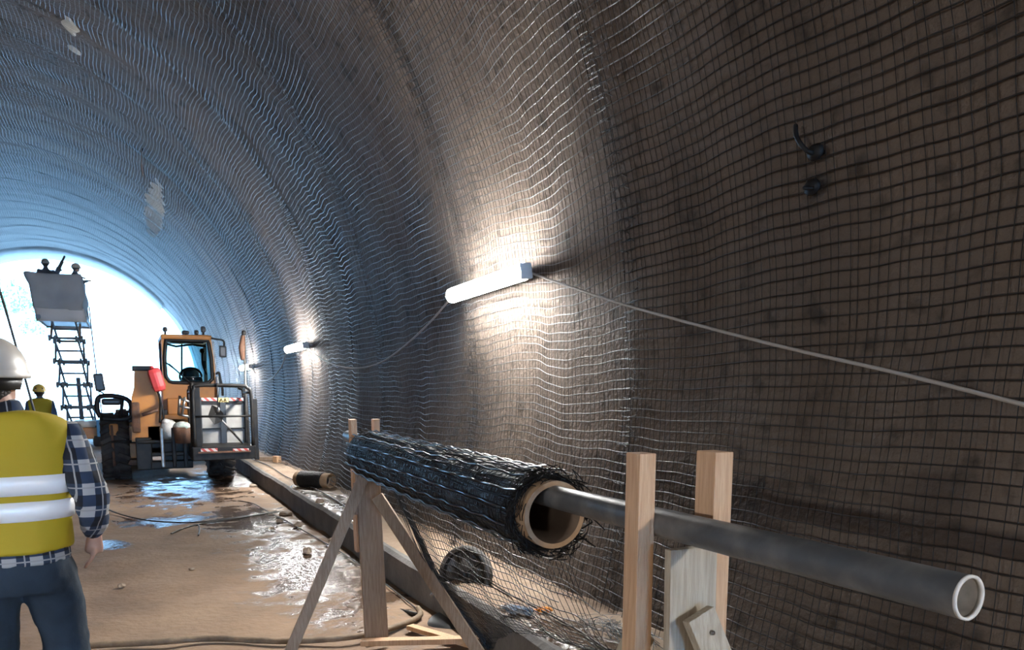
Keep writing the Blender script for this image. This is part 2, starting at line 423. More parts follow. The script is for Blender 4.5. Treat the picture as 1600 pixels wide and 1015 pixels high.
def sines(a, b, seed, n=6, f0=0.6, f1=3.0):
    """cheap smooth noise of two numpy arrays"""
    g = np.random.default_rng(seed); out = 0
    for _ in range(n):
        f = g.uniform(f0, f1); th = g.uniform(0, 2 * np.pi); ph = g.uniform(0, 2 * np.pi)
        out = out + np.sin(f * (np.cos(th) * a + np.sin(th) * b) + ph)
    return out / math.sqrt(n)
class Strands:
    """many thin strands, each a path with 3 sides, in one mesh"""
    def __init__(s): s.V = []; s.F = []; s.n = 0
    def add(s, P, R, N, keep=None, sides=3):
        P = np.asarray(P, float); n = len(P)
        if n < 2: return
        T = np.gradient(P, axis=0); T /= np.linalg.norm(T, axis=1, keepdims=True) + 1e-12
        N = np.asarray(N, float); N = N if N.ndim == 2 else np.tile(N, (n, 1))
        N = N - T * (N * T).sum(1, keepdims=True); N /= np.linalg.norm(N, axis=1, keepdims=True) + 1e-12
        B = np.cross(T, N)
        ang = np.arange(sides) * 2 * np.pi / sides
        R = R if isinstance(R, tuple) else (R, R)
        V = P[:, None, :] + N[:, None, :] * (R[0] * np.cos(ang))[None, :, None] + B[:, None, :] * (R[1] * np.sin(ang))[None, :, None]
        i = np.arange(n - 1)
        if keep is not None: i = i[keep[:-1] | keep[1:]]
        if len(i) == 0: return
        k = np.arange(sides); k2 = (k + 1) % sides
        F = np.stack([i[:, None] * sides + k, i[:, None] * sides + k2, (i[:, None] + 1) * sides + k2, (i[:, None] + 1) * sides + k], -1).reshape(-1, 4)
        used = np.unique(F); mp = np.full(n * sides, -1); mp[used] = np.arange(len(used))
        s.V.append(V.reshape(-1, 3)[used]); s.F.append(mp[F] + s.n); s.n += len(used)
    def build(s, name, m, parent=None):
        return arr_mesh(name, np.concatenate(s.V), np.concatenate(s.F), m, parent)

# ------------------------------------------------------------------ the tunnel shell
PORTAL = 37.3
BACK = -48.0
KX, KH = 1.934, 0.259
def vault(a, y, off):
    r = VR - off
    return np.stack([VX + r * np.cos(a), y, VZ + r * np.sin(a)], -1)
def rough(a, y):
    return 0.010 * sines(a * VR, y * 1.6, 11, 7, 1.5, 6.0) + 0.008 * sines(a * VR * .3, y, 12, 6, 2.0, 5.0)
def shell(name, a0, a1):
    na = int((a1 - a0) * VR / 0.18) + 2; ny = int((PORTAL - BACK) / 0.25)
    A, Y = np.meshgrid(np.linspace(a0, a1, na), np.linspace(BACK, PORTAL, ny), indexing='ij')
    P = vault(A, Y, rough(A, Y))
    idx = np.arange(na * ny).reshape(na, ny)
    F = np.stack([idx[:-1, :-1], idx[:-1, 1:], idx[1:, 1:], idx[1:, :-1]], -1).reshape(-1, 4)
    o = arr_mesh(name, P.reshape(-1, 3), F, M['wall']); tag(o, kind='structure')
    return o
A_BASE = -math.asin((VZ + 0.05) / VR)
shell('wall_right', A_BASE, math.radians(48))
shell('ceiling', math.radians(48), math.radians(132))
shell('wall_left', math.radians(132), PI - A_BASE)
# stub of bare concrete round the portal mouth
mb = MB()
ring0 = [(VX + r * math.cos(a), VZ + r * math.sin(a)) for r in (VR - 0.03,) for a in np.linspace(A_BASE, PI - A_BASE, 60)]
prof = [(-0.02, PORTAL - 2.2), (0.10, PORTAL - 2.1), (0.12, PORTAL + 0.3), (-0.5, PORTAL + 0.35)]
rings = []
for off, y in prof:
    rings.append([(VX + (VR - off) * math.cos(a), y, VZ + (VR - off) * math.sin(a)) for a in np.linspace(math.radians(40), math.radians(140), 50)])
v = [p for r in rings for p in r]; n = 50
f = [(i * n + k, i * n + k + 1, (i + 1) * n + k + 1, (i + 1) * n + k) for i in range(len(prof) - 1) for k in range(n - 1)]
mb.add(v, f, True); tag(mb.build('trim_2', M['concrete']), kind='structure')

# floor
nx, ny = 90, 360
X, Y = np.meshgrid(np.linspace(-8.2, KX + 0.02, nx), np.concatenate([np.linspace(BACK, 3, 40), np.linspace(3.05, 20, 200), np.linspace(20.1, PORTAL, 120)]), indexing='ij')
Z = 0.012 * sines(X * 2.2, Y * 0.8, 3, 8, 1.0, 5.0) + 0.007 * sines(X * 5, Y * 4, 4, 8, 1.0, 4.0)
Z = Z - 0.012
idx = np.arange(nx * ny).reshape(nx, ny)
F = np.stack([idx[:-1, :-1], idx[1:, :-1], idx[1:, 1:], idx[:-1, 1:]], -1).reshape(-1, 4)
tag(arr_mesh('floor', np.stack([X, Y, Z], -1).reshape(-1, 3), F, M['floor']), kind='structure')

# footing (kerb) along the right wall, with a dusty top
mb = MB(); ys = np.linspace(BACK, PORTAL, 220)
rings = []
for y in ys:
    j = 0.012 * math.sin(y * 1.7) + 0.008 * math.sin(y * 5.1)
    rings.append([(KX + j, y, -0.1), (KX + j, y, KH - 0.03), (KX + 0.03 + j, y, KH), (2.62, y, KH), (2.62, y, -0.1)])
mb.loft(rings, smooth=False); tag(mb.build('trim_1', M['concrete']), kind='structure')
nx, ny = 16, 420
X, Y = np.meshgrid(np.linspace(KX + 0.05, 2.58, nx), np.linspace(0.5, PORTAL, ny), indexing='ij')
Z = KH + 0.008 + 0.012 * np.abs(sines(X * 6, Y * 5, 21, 8, 1, 4)) + 0.05 * np.clip((X - 2.3) / 0.25, 0, 1) ** 2
Z[0, :] = KH - 0.004
idx = np.arange(nx * ny).reshape(nx, ny)
F = np.stack([idx[:-1, :-1], idx[1:, :-1], idx[1:, 1:], idx[:-1, 1:]], -1).reshape(-1, 4)
tag(arr_mesh('trim_3', np.stack([X, Y, Z], -1).reshape(-1, 3), F, M['kerb_top']), kind='structure')

# outside: yard, bank and trees
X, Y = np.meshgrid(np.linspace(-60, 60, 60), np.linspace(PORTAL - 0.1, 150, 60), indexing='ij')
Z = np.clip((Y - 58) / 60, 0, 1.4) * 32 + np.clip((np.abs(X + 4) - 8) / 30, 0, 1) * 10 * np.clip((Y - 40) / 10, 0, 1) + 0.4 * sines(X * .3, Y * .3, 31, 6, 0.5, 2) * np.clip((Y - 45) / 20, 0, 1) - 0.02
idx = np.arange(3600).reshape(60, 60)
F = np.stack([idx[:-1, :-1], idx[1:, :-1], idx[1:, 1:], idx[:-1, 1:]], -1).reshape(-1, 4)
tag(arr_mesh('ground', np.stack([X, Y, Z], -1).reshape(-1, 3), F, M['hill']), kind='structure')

def bush(px, py, d, size, label, seed):
    c = at_y(px, py, d)
    base_z = max(0, min(1.4, (d - 58) / 60)) * 32
    t = thing('hillside_tree', label, 'tree', (c.x, d, base_z), 0, 'trees on the bank outside')
    g = np.random.default_rng(seed); hgt = c.z - base_z
    mb = MB(); mb.tube([(0, 0, -0.3), (0.1, 0, hgt * .5), (0, 0, hgt)], [0.16, 0.12, 0.05], 7); mb.build('trunk', M['bark'], t)
    n = 500; q = g.normal(size=(n, 3)); q /= np.linalg.norm(q, axis=1, keepdims=True); q *= (g.uniform(0.1, 1, n) ** 0.4)[:, None] * size
    q[:, 2] *= 0.85; q[:, 2] += hgt
    a = g.normal(size=(n, 3)); a /= np.linalg.norm(a, axis=1, keepdims=True); b = np.cross(a, g.normal(size=(n, 3))); b /= np.linalg.norm(b, axis=1, keepdims=True)
    s = size * 0.12
    V = np.stack([q - a * s, q + b * s * .5, q + a * s, q - b * s * .5], 1).reshape(-1, 3)
    tag(arr_mesh('foliage', V, np.arange(4 * n).reshape(n, 4), M['leaf'], t, False), kind='stuff')
for a in ((52, 516, 70, 1.2, 'pale green tree on the bank left of the draped lift basket, lower one', 1),
          (18, 470, 74, 2.0, 'pale green tree on the bank at the left portal edge', 2),
          (188, 555, 72, 1.3, 'pale green tree on the bank between lift and telehandler cab', 3),
          (215, 548, 76, 1.2, 'pale tree on the bank just left of the telehandler cab', 4),
          (20, 600, 68, 1.0, 'small pale bush on the bank beside the white helmet', 5)):
    bush(*a)

# ------------------------------------------------------------------ net sheets pinned over the vault
LONG, HOOP = 0.060, 0.047
bounds = [0.55, 3.87, 6.13, 8.93, 11.5, 14.1, 16.7, 19.3, 21.9, 24.5, 27.1, 29.7, 32.3, 35.1]
A_TOP = math.radians(124)
S0 = A_BASE * VR + 0.33
S1 = A_TOP * VR
def net_point(s, y, k, lift):
    g = 100 + k
    y0, y1 = bounds[k], bounds[k + 1]
    ds = (0.009 if k == 0 else 0.015) * np.sin(y * 2 * np.pi / 1.25 + 0.8 * np.sin(s * .7 + k)) * (0.5 + 0.5 * np.sin(s * .8 + k * 2)) + 0.026 * sines(s * .6, y, g, 6, 0.8, 4.0) + (0.004 if k == 0 else 0.009) * sines(s * 3, y * 5, g + 50, 7, 1, 4)
    dy = 0.016 * sines(s, y * .5, g + 20, 6, 0.8, 3.5) + 0.004 * sines(s * 6, y * 3, g + 60, 4, 1, 4)
    # sag between fixings, tight at the seams
    u = np.clip((y - y0) / (y1 - y0), 0, 1)
    off = (0.018 if k == 0 else 0.045) + lift + (0.012 if k == 0 else 0.030) * np.abs(np.sin(np.pi * u * 2.0 + 0.4 * np.sin(s))) + 0.018 * sines(s, y, g + 40, 6, 1.2, 5)
    a = (s + ds) / VR
    off = np.maximum(off, 0.012)
    return vault(a, y + dy, off + np.clip(rough(a, y), -0.03, 0.05))
def in_view(P, m=260):
    x, y, zc = project(P)
    return (zc > 0.25) & (x > -m) & (x < 1600 + m) & (y > -m) & (y < 1015 + m)
names = ['black grid net sheet pinned on the wall behind the pipe and near trestle',
         'black grid net sheet on the wall behind the net roll, up to the large lamp',
         'black grid net sheet on the wall around the large lamp tube',
         'black grid net sheet on the wall behind the far trestle uprights',
         'black grid net sheet on the wall around the second lamp',
         'black grid net sheet on the vault just beyond the second lamp',
         'black grid net sheet on the vault above the telehandler cage',
         'black grid net sheet on the vault around the third small lamp']
ords = ['first', 'second', 'third', 'fourth', 'fifth', 'sixth']
# lens-shaped slack places at the crown where the long strands have parted
GAPS = []
for px, py, hl, hw in ((60, 12, .9, .09), (95, 42, .9, .12), (150, 72, .7, .10), (70, 90, .6, .07), (120, 104, .8, .12), (110, 146, .8, .15), (165, 162, .5, .08), (60, 140, .5, .10), (105, 190, .6, .14), (150, 206, .5, .10), (215, 128, .5, .06), (20, 225, .5, .12), (75, 232, .5, .12),
                       (295, 205, .5, .06), (335, 262, .6, .07), (425, 268, .7, .07), (375, 190, .8, .06), (310, 262, .5, .07), (455, 330, .6, .06), (245, 95, .6, .05), (120, 318, .9, .22)):
    c = at_wall(px, py, .06); GAPS.append((math.atan2(c.z - VZ, c.x - VX) * VR, c.y, hl, hw))
def parted(ss, ys):
    m = np.zeros(len(ys), bool)
    for gs, gy, hl, hw in GAPS: m |= ((ss - gs) / hl) ** 2 + ((ys - gy) / hw) ** 2 < 1
    return m
for k in range(len(bounds) - 1):
    lab = names[k] if k < len(names) else 'bluish grid net sheet on the vault, %s beyond the third small lamp' % ords[k - len(names)]
    st = Strands(); sh = Strands()
    y0, y1 = bounds[k] - 0.06, bounds[k + 1] + 0.07
    lift = 0.012 * (k % 2)
    near = k < 4
    ys = np.arange(y0, y1 + 0.01, 0.05 if near else 0.065)
    for s in np.arange(S0, S1, LONG):
        ss = np.full_like(ys, s) + 0.004 * math.sin(s * 37)
        P = net_point(ss, ys, k, lift)
        kp = in_view(P) & ~parted(ss, ys)
        if not kp.any(): continue
        C = np.array([VX, 0, VZ]); N = C - P; N[:, 1] = 0
        st.add(P, (0.0019, 0.0038), N, kp)
    sv = np.arange(S0, S1, 0.075 if near else 0.10)
    for i, y in enumerate(np.arange(y0, y1, HOOP)):
        yy = np.full_like(sv, y) + 0.006 * math.sin(i * 2.7)
        P = net_point(sv, yy, k, lift) 
        kp = in_view(P)
        if not kp.any(): continue
        C = np.array([VX, 0, VZ]); N = C - P; N[:, 1] = 0
        sh.add(P, (0.0015, 0.0021), N, kp)
    # frayed ends along the seam towards the next sheet
    if k < 5:
        for s in np.arange(S0, S1, LONG):
            for _ in range(2):
                y = bounds[k + 1] + rnd.uniform(-0.03, 0.08); L = rnd.uniform(0.05, 0.11)
                yy = np.linspace(y, y - L, 3); ss = s + np.array([0, rnd.uniform(-.008, .008), rnd.uniform(-.03, .03)])
                P = net_point(ss, yy, k, lift + rnd.uniform(0.0, 0.02))
                if in_view(P).any():
                    N = np.array([VX, 0, VZ]) - P; N[:, 1] = 0
                    st.add(P, (0.0018, 0.0030), N)
    o = st.build('net_sheet', M['net'])
    tag(sh.build('fine_strands', M['net_fine'], o), kind='stuff')
    tag(o, lab, 'net', 'net sheets on the vault')

# two pale mortar patches under the net at the crown
for i, (px, py, sx, sy, lab) in enumerate(((108, 45, 0.32, 0.55, 'pale mortar patch at the crown, upper one near the picture top'), (112, 82, 0.26, 0.30, 'pale mortar patch at the crown, lower smaller one'), (238, 335, 0.55, 7.0, 'long pale mortar strip on the vault shoulder above the portal'))):
    c = at_wall(px, py, 0.05); a0 = math.atan2(c.z - VZ, c.x - VX)
    A, Y = np.meshgrid(np.linspace(a0 - sx / VR / 2, a0 + sx / VR / 2, 24), np.linspace(c.y - sy / 2, c.y + sy / 2, 30), indexing='ij')
    edge = 1.25 - 1.5 * np.hypot((A - a0) * VR / sx * 2, (Y - c.y) / sy * 2) ** 2 + 0.45 * sines(A * VR * 9, Y * 6, 60 + i, 6, 1, 4)
    P = vault(A + 0.006 * sines(A * 40, Y * 8, 5 + i), Y, rough(A, Y) + 0.012 * np.clip(edge, -1, 1))
    idx = np.arange(720).reshape(24, 30)
    F = np.stack([idx[:-1, :-1], idx[:-1, 1:], idx[1:, 1:], idx[1:, :-1]], -1).reshape(-1, 4)
    tag(arr_mesh('mortar_patch', P.reshape(-1, 3), F, M['patch']), lab, 'patch')

# bent anchor bars sticking out through the net on the near wall
def anchor(px, py, L, lab, bend=(0.0, -0.05, -0.10), r=0.007, m='rust'):
    c = at_wall(px, py, 0.02)
    t = thing('anchor_bar', lab, 'anchor', c)
    n = Vector((VX - c.x, 0, VZ - c.z)).normalized()
    mb = MB(); p0 = -n * 0.05; p1 = n * 0.06
    mb.tube(smooth_path([p0, p1, p1 + Vector((0, bend[1], bend[2])) * 0.5 * L + n * 0.03, p1 + Vector((bend[0], bend[1], bend[2])) * L], 5), r, 6)
    mb.build('bar', M[m], t)
    mb = MB(); mb.ball(n * 0.03, (0.02, 0.045, 0.035), 8, 6); mb.build('wire_tangle', M['net_fine'], t)
anchor(1282, 237, 1.0, 'black bent anchor bar on the near wall, upper one above the cable', (0, 0.085, 0.13), 0.010, 'net_fine')
anchor(1277, 292, 0.6, 'black stub anchor on the near wall, just below the bent bar', (0, -0.06, -0.02), 0.008, 'net_fine')
anchor(225, 232, 2.0, 'round brown anchor stub on the far vault shoulder', (0, 0.1, -0.2))

# ------------------------------------------------------------------ lamps on the wall and the cable between them
M['lamp_glow'] = emit_mat('lamp_glow', (1.0, 0.985, 0.95), LAMP_STRENGTH)
def wall_lamp(p0, p1, label):
    p0, p1 = Vector(p0), Vector(p1)
    c = (p0 + p1) / 2; L = (p1 - p0).length
    t = thing('tube_lamp', label, 'lamp', c, 0, 'tube lamps along the wall')
    d = (p1 - p0).normalized()
    n = Vector((VX - c.x, 0, VZ - c.z)); n = (n - d * n.dot(d)).normalized(); u = n.cross(d)
    R = Matrix((d, u, n)).transposed()
    mb = MB(); mb.box(-n * 0.036, (L, 0.108, 0.05), R, 0.012); mb.build('housing', M['lamp_body'], t)
    mb = MB()
    prof = []
    for e in (-L / 2 + 0.02, L / 2 - 0.02):
        prof.append([d * e + u * 0.060 * math.cos(a) + n * (0.060 * math.sin(a) - 0.004) for a in np.linspace(-0.28, PI + 0.28, 14)])
    mb.loft(prof); mb.build('diffuser', M['lamp_glow'], t)
    for e in (-1, 1):
        mb = MB(); mb.box(d * e * (L / 2 - 0.005) - n * 0.005, (0.022, 0.112, 0.080), R, 0.010); mb.build('end_cap', M['lamp_body'], t)
        mb = MB(); mb.bar(d * e * L * 0.33 - n * 0.05, d * e * L * 0.33 - n * 0.21, 0.03, 0.01); mb.build('bracket', M['steel'], t)
    return t
lamp_pts = []
for (a, b, lab) in (((705, 462), (820, 423), 'large glowing tube lamp on the wall, nearest to the camera'),
                    ((449, 546), (476, 539), 'glowing tube lamp on the wall, second from the camera'),
                    ((377, 575), (390, 572), 'small glowing tube lamp on the wall beside the telehandler cage, third')):
    p0, p1 = at_wall(*a, 0.20), at_wall(*b, 0.20)
    wall_lamp(p1, p0, lab); lamp_pts.append((p1, p0))
wall_lamp((2.40, -1.6, 2.15), (2.40, -3.05, 2.13), 'glowing tube lamp on the right wall behind the camera, nearest behind it')
wall_lamp((2.40, -9.2, 2.15), (2.40, -10.6, 2.13), 'added fill tube lamp, unseen on the right wall behind the camera, farthest behind it')  # extra lamp out of view, added to brighten the foreground
for ly, ll in ((-8.0, 'added fill tube lamp, unseen on the left wall, behind the camera'), (-0.8, 'added fill tube lamp, unseen on the left wall, abreast of the camera')):  # unseen left-wall pair, put in as fill light for the near wall and floor
    wall_lamp((-7.72, ly, 2.4), (-7.72, ly + 1.43, 2.4), ll)
def cable(pts, r, label, m, name='cable', cat='cable', per=8):
    mb = MB(); mb.tube(smooth_path(pts, per), r, 7)
    return tag(mb.build(name, m), label, cat)
def wallpt(px, py, off=0.13): return at_wall(px, py, off)
cable([wallpt(2300, 800), wallpt(2000, 730), wallpt(1800, 682), wallpt(1600, 632), wallpt(1400, 582), wallpt(1200, 536), wallpt(1000, 483), wallpt(900, 451), wallpt(823, 424)], 0.008, 'grey lamp cable along the near wall, from the large lamp to the picture edge', M['cable'])
cable([wallpt(704, 466), wallpt(670, 505), wallpt(625, 546), wallpt(590, 568), wallpt(555, 575), wallpt(520, 569), wallpt(495, 555), wallpt(478, 541)], 0.009, 'grey lamp cable sagging between the large lamp and the second lamp', M['cable'])
cable([wallpt(448, 548), wallpt(440, 572), wallpt(425, 590), wallpt(410, 595), wallpt(400, 588), wallpt(391, 573)], 0.011, 'pale lamp cable sagging between the second lamp and the third lamp', M['cable'])

# ------------------------------------------------------------------ pipe on the two trestles
pipe_pts = smooth_path([(1.250, 0.79, 1.274), (1.257, 1.6, 1.270), (1.266, 2.3, 1.266), (1.280, 3.5, 1.277), (1.300, 5.12, 1.318)], 10)
t = thing('steel_pipe', 'long dark grey pipe resting on both timber trestles through the net roll', 'pipe', (1.25, 0.79, 1.274))
off = Vector((1.25, 0.79, 1.274)); pp = [p - off for p in pipe_pts]
RP = 0.039
mb = MB(); mb.tube(pp, RP, 32, caps=False); mb.tube([pp[0] + Vector((0, 0.003, 0))] + pp[1:], RP - 0.0045, 32, caps=False, mi=1)
n0 = len(mb.v)
mb.build('pipe_wall', [M['pipe'], M['pipe_in']], t)
mb = MB(); mb.lathe([(RP + 0.0004, 0.004), (RP + 0.0004, -0.001), (RP - 0.005, -0.001), (RP - 0.005, 0.008), (RP + 0.0004, 0.004)], 32, pp[0], 'y')
tag(mb.build('cut_rim', M['pipe_in'], t), 'pale worn cut edge of the pipe')

# near trestle
def wedge_beam(mb, a, b, w, h, up=(0, 1, 0)): mb.bar(a, b, w, h, 0.003, up)
t = thing('timber_trestle', 'near timber trestle with two pale uprights holding the bare pipe end', 'trestle', (1.26, 1.56, 0), 0, 'pipe trestles')
O = Vector((1.26, 1.56, 0))
def tb(name, a, b, w, h, m, up=(0, 1, 0), label=None):
    mb = MB(); mb.bar(Vector(a) - O, Vector(b) - O, w, h, 0.003, up)
    o = mb.build(name, m, t)
    if label: o['label'] = label
    return o
TOPZ = at_y(1005, 709, 1.62).z
tb('upright', (1.186, 1.655, 0.02), (1.196, 1.655, TOPZ), 0.052, 0.062, M['wood'])
tb('upright', (1.352, 1.565, 0.02), (1.366, 1.565, TOPZ + 0.005), 0.060, 0.075, M['wood'])
tb('support_board', (1.272, 1.520, 0.02), (1.272, 1.535, 1.222), 0.150, 0.026, M['wood_grey'], label='grey weathered board under the pipe')
tb('brace', (1.250, 1.475, 1.065), (1.66, 1.31, 0.03), 0.085, 0.030, M['wood_grey'], up=(0, 1, 0), label='grey diagonal brace board')
tb('brace', (1.23, 1.69, 0.95), (1.00, 2.05, 0.03), 0.085, 0.030, M['wood_grey'])
for q in ((1.275, 1.449, 1.020), (1.305, 1.437, 0.950)):
    mb = MB(); mb.lathe([(0.0, -0.006), (0.006, -0.004), (0.006, 0.004)], 10, Vector(q) - O, 'y'); mb.build('nail', M['steel'], t)

# far trestle
t = thing('timber_trestle', 'far timber trestle with splayed legs under the far end of the net roll', 'trestle', (1.30, 4.72, 0), 0, 'pipe trestles')
O = Vector((1.30, 4.72, 0))
tb('upright', (1.262, 4.78, 0.60), (1.232, 4.74, 1.445), 0.040, 0.060, M['wood'])
tb('upright', (1.375, 4.74, 0.60), (1.380, 4.74, 1.445), 0.038, 0.060, M['wood'])
tb('support_board', (1.335, 4.66, 0.0), (1.305, 4.70, 1.14), 0.150, 0.030, M['wood_old'])
tb('leg', (1.28, 4.64, 1.12), (0.765, 4.62, 0.01), 0.070, 0.030, M['wood_old'], up=(0.2, 1, 0.0))
tb('leg', (1.345, 4.62, 0.97), (1.85, 4.20, 0.01), 0.075, 0.032, M['wood_old'], up=(0.4, 1, 0.2))
tb('cross_bar', (1.22, 4.62, 0.05), (2.02, 4.30, 0.05), 0.070, 0.035, M['wood'], up=(0, 0, 1))
tb('cross_bar', (1.62, 4.85, 0.03), (1.86, 4.30, 0.03), 0.060, 0.03, M['wood'], up=(0, 0, 1))
mb = MB(); mb.bar(Vector((1.245, 4.70, 0.85)) - O, Vector((1.25, 4.72, 1.05)) - O, 0.05, 0.04, 0.003, (0, 1, 0)); mb.build('wood_block', M['wood_old'], t)

# ------------------------------------------------------------------ the roll of net on its cardboard tube
RA, RB = Vector((1.266, 2.235, 1.204)), Vector((1.293, 4.66, 1.238))
t = thing('net_roll', 'thick roll of black grid net on a cardboard tube hung on the pipe', 'net roll', RA)
ax = (RB - RA); RL = ax.length; ax.normalize()
ex = Vector((0, 0, 1)).cross(ax).normalized() * -1; ez = ax.cross(ex) * 1
if ez.z < 0: ez = -ez
ex = Vector((1, 0, 0)); ex = (ex - ax * ex.dot(ax)).normalized()
def rp(v, a, r): return ax * v + ex * r * math.cos(a) + ez * r * math.sin(a)
R_O, R_I = 0.1155, 0.0985
mb = MB(); nn = 48
prof = [(R_O, 0.0, 0), (R_O, RL, 0), (R_I, RL, 1), (R_I, 0.0, 1)]
vs = [[rp(v, 2 * PI * k / nn, r) for k in range(nn)] for r, v, _ in prof]
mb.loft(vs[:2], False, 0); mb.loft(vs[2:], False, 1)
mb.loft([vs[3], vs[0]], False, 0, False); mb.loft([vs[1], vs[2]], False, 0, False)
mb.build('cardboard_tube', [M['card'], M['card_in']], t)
mb = MB()
rings = []
for i in range(40):
    v = 0.075 + (RL - 0.12) * i / 39
    rings.append([rp(v, 2 * PI * k / 40, 0.134 + 0.003 * math.sin(k * 1.3 + i * .7)) for k in range(40)])
r0 = [rp(0.07, 2 * PI * k / 40, 0.117) for k in range(40)]; r1 = [rp(RL - 0.04, 2 * PI * k / 40, 0.117) for k in range(40)]
mb.loft([r0] + rings + [r1], False); mb.build('winding_core', M['winding'], t)
st = Strands(); so = Strands(); g = np.random.default_rng(3)
axn, exn, ezn = np.array(ax), np.array(ex), np.array(ez)
def rpn(v, a, r): return v[:, None] * axn + (r * np.cos(a))[:, None] * exn + (r * np.sin(a))[:, None] * ezn
TURNS = 4.5
for i, v in enumerate(np.arange(0.045, RL - 0.02, 0.043)):
    ph0 = g.uniform(0, 2 * PI)
    a = np.linspace(0, TURNS * 2 * PI, int(TURNS * 40)); 
    loose = max(0, 1 - v / 0.22)
    r = 0.121 + 0.017 * a / a[-1] + 0.002 * np.sin(a * 7 + i) + loose * 0.010 * a / a[-1] * (1 + np.sin(a * 3 + i))
    vv = v + 0.010 * np.sin(a * 2.3 + i * .4) + loose * 0.02 * np.sin(a * 5 + i * 2.)
    P = rpn(vv, a + ph0, r); st.add(P, (0.0012, 0.0015), P - np.array(rpn(vv, a, r * 0)))
for i in range(76):
    tl = i / 76
    v = np.linspace(g.uniform(0.02, 0.09), RL - g.uniform(0, .05), 90)
    a0 = i * 2 * PI / 14.3
    r = 0.123 + 0.027 * tl + (0.0025 if i < 61 else 0.0045) * np.sin(v * 30 + i) + 0.012 * np.clip(1 - v / 0.2, 0, 1) * tl * (1 + math.sin(i * 3.1))
    a = a0 + (0.05 * np.sin(v * 2.6 + i * 1.7) + 0.02 * np.sin(v * 9 + i)) * (1 if i < 61 else .35) + 0.10 * (v / RL)
    P = rpn(v, a, r); (so if i > 60 else st).add(P, (0.0036, 0.0060) if i > 60 else (0.0020, 0.0034), P - v[:, None] * axn)
# ragged ends round the near face
for i in range(260):
    a0 = g.uniform(0, 2 * PI); r0 = g.uniform(0.117, 0.158)
    s = np.linspace(0, 1, 6); L = g.uniform(0.03, 0.10)
    a = a0 + s * L / r0 * g.choice([-1, 1]) * g.uniform(.2, 1); r = r0 + 0.02 * s * g.uniform(-.5, 1.0)
    v = g.uniform(0.0, 0.10) + s * g.uniform(-0.035, 0.03)
    P = rpn(v, a, np.clip(r, 0.1175, 0.18)); st.add(P, (0.0020, 0.0020), axn + 0.1)
for i in range(6):
    a0 = g.uniform(-1.1, 0.25); s = np.linspace(0, 1, 6); L = g.uniform(0.06, 0.11)
    v = 0.06 - s * L; r = 0.148 + 0.06 * s * g.uniform(0, .8); a = a0 + s * g.uniform(-.3, .3)
    st.add(rpn(v, a, r), (0.0022, 0.0040), exn)
tag(st.build('net_winding', M['net_fine'], t), kind='stuff'); tag(so.build('outer_strands', M['roll_net'], t), 'glossy outer ribs of the net roll', kind='stuff')
# the free sheet hanging down from the roll to the kerb
def hang(u, q):
    """u 0 far .. 1 near along the roll, q 0 at the roll .. 1 at the ground"""
    u = np.asarray(u, float); q = np.asarray(q, float)
    us = u ** (1 + 1.1 * q)
    v = RL * (0.98 - 0.93 * us)
    phi = -0.9
    T = v[:, None] * axn + 0.148 * math.cos(phi) * exn + 0.148 * math.sin(phi) * ezn + np.array(RA)
    B0 = np.array([1.93, 4.25, 0.02]); B1 = np.array([2.42, 3.15, 0.30])
    B = B0 + us[:, None] * (B1 - B0)
    sag = np.sin(np.pi * q)[:, None]
    P = T * (1 - q)[:, None] + B * q[:, None]
    P = P + sag * np.array([-0.03, -0.05, -0.16]) * (0.5 + us)[:, None]
    w = 0.012 * np.sin(us * 21 + q * 4) * np.sin(np.pi * np.clip(q * 1.2, 0, 1)) + 0.008 * np.sin(us * 47 + q * 9)
    P = P + w[:, None] * np.array([0.6, 0.5, 0.3])
    return P - np.array(RA)
st = Strands()
qs = np.linspace(0, 1, 40)
for i, u in enumerate(np.linspace(0.0, 1, 54)):
    st.add(hang(np.full(40, u), qs * (1 if i < 50 else 0.4 + 0.15 * (54 - i))), (0.0014, 0.0016), np.array([-0.7, -0.6, 0.3]))
for i, q in enumerate(np.linspace(0.04, 1, 24)):
    uu = np.linspace(0, 1.0 - 0.05 * (i % 3), 60); st.add(hang(uu, np.full(60, q)), (0.0020, 0.0030), np.array([-0.7, -0.6, 0.3]))
for i in range(26):      # gathered far edge
    P = hang(np.full(40, 0.02 + 0.05 * g.uniform()), qs); P = P + g.normal(0, 0.010, 3) + 0.012 * np.sin(qs * 9 + i)[:, None] * g.normal(size=3)
    P[:4] = hang(np.full(40, 0.03), qs)[:4]
    st.add(P, (0.0018, 0.0022), np.array([-0.7, -0.6, 0.3]))
o = st.build('hanging_net', M['roll_net'], t); tag(o, 'loose sheet of net hanging from the roll to the kerb', kind='stuff')

# ------------------------------------------------------------------ things on the floor and on the kerb
def gz(px, py, z=0.0): return at_z(px, py, z)
R_H = 0.021
cable([gz(60, 1020, R_H), gz(130, 1009, R_H), gz(240, 1003, R_H), gz(330, 997, R_H), gz(450, 1001, R_H), gz(560, 993, R_H), gz(620, 978, R_H), gz(655, 962, R_H), (1.80, 5.2, 0.05)], R_H, 'thick dusty hose across the floor behind the far trestle', M['hose'], 'rubber_hose', 'hose')
c = lambda *pts: [gz(x, y, 0.010) for x, y in pts]
cable(c((120, 770), (150, 786), (185, 802), (235, 813), (300, 816), (345, 811), (400, 804), (432, 798)), 0.009, 'thin black cable across the floor, the upper straight one', M['cable_black'])
cable(c((436, 799), (380, 808), (330, 815), (290, 824), (268, 833), (276, 829), (306, 819), (312, 826), (310, 836)), 0.009, 'thin black cable lying in a loop in front of the telehandler', M['cable_black'])
cable(c((372, 782), (395, 786), (415, 797), (450, 815), (500, 843), (548, 872), (600, 910), (650, 950)), 0.007, 'thin black cable running on the floor alongside the kerb', M['cable_black'])
k = lambda *pts: [gz(x, y, KH + 0.035) for x, y in pts]
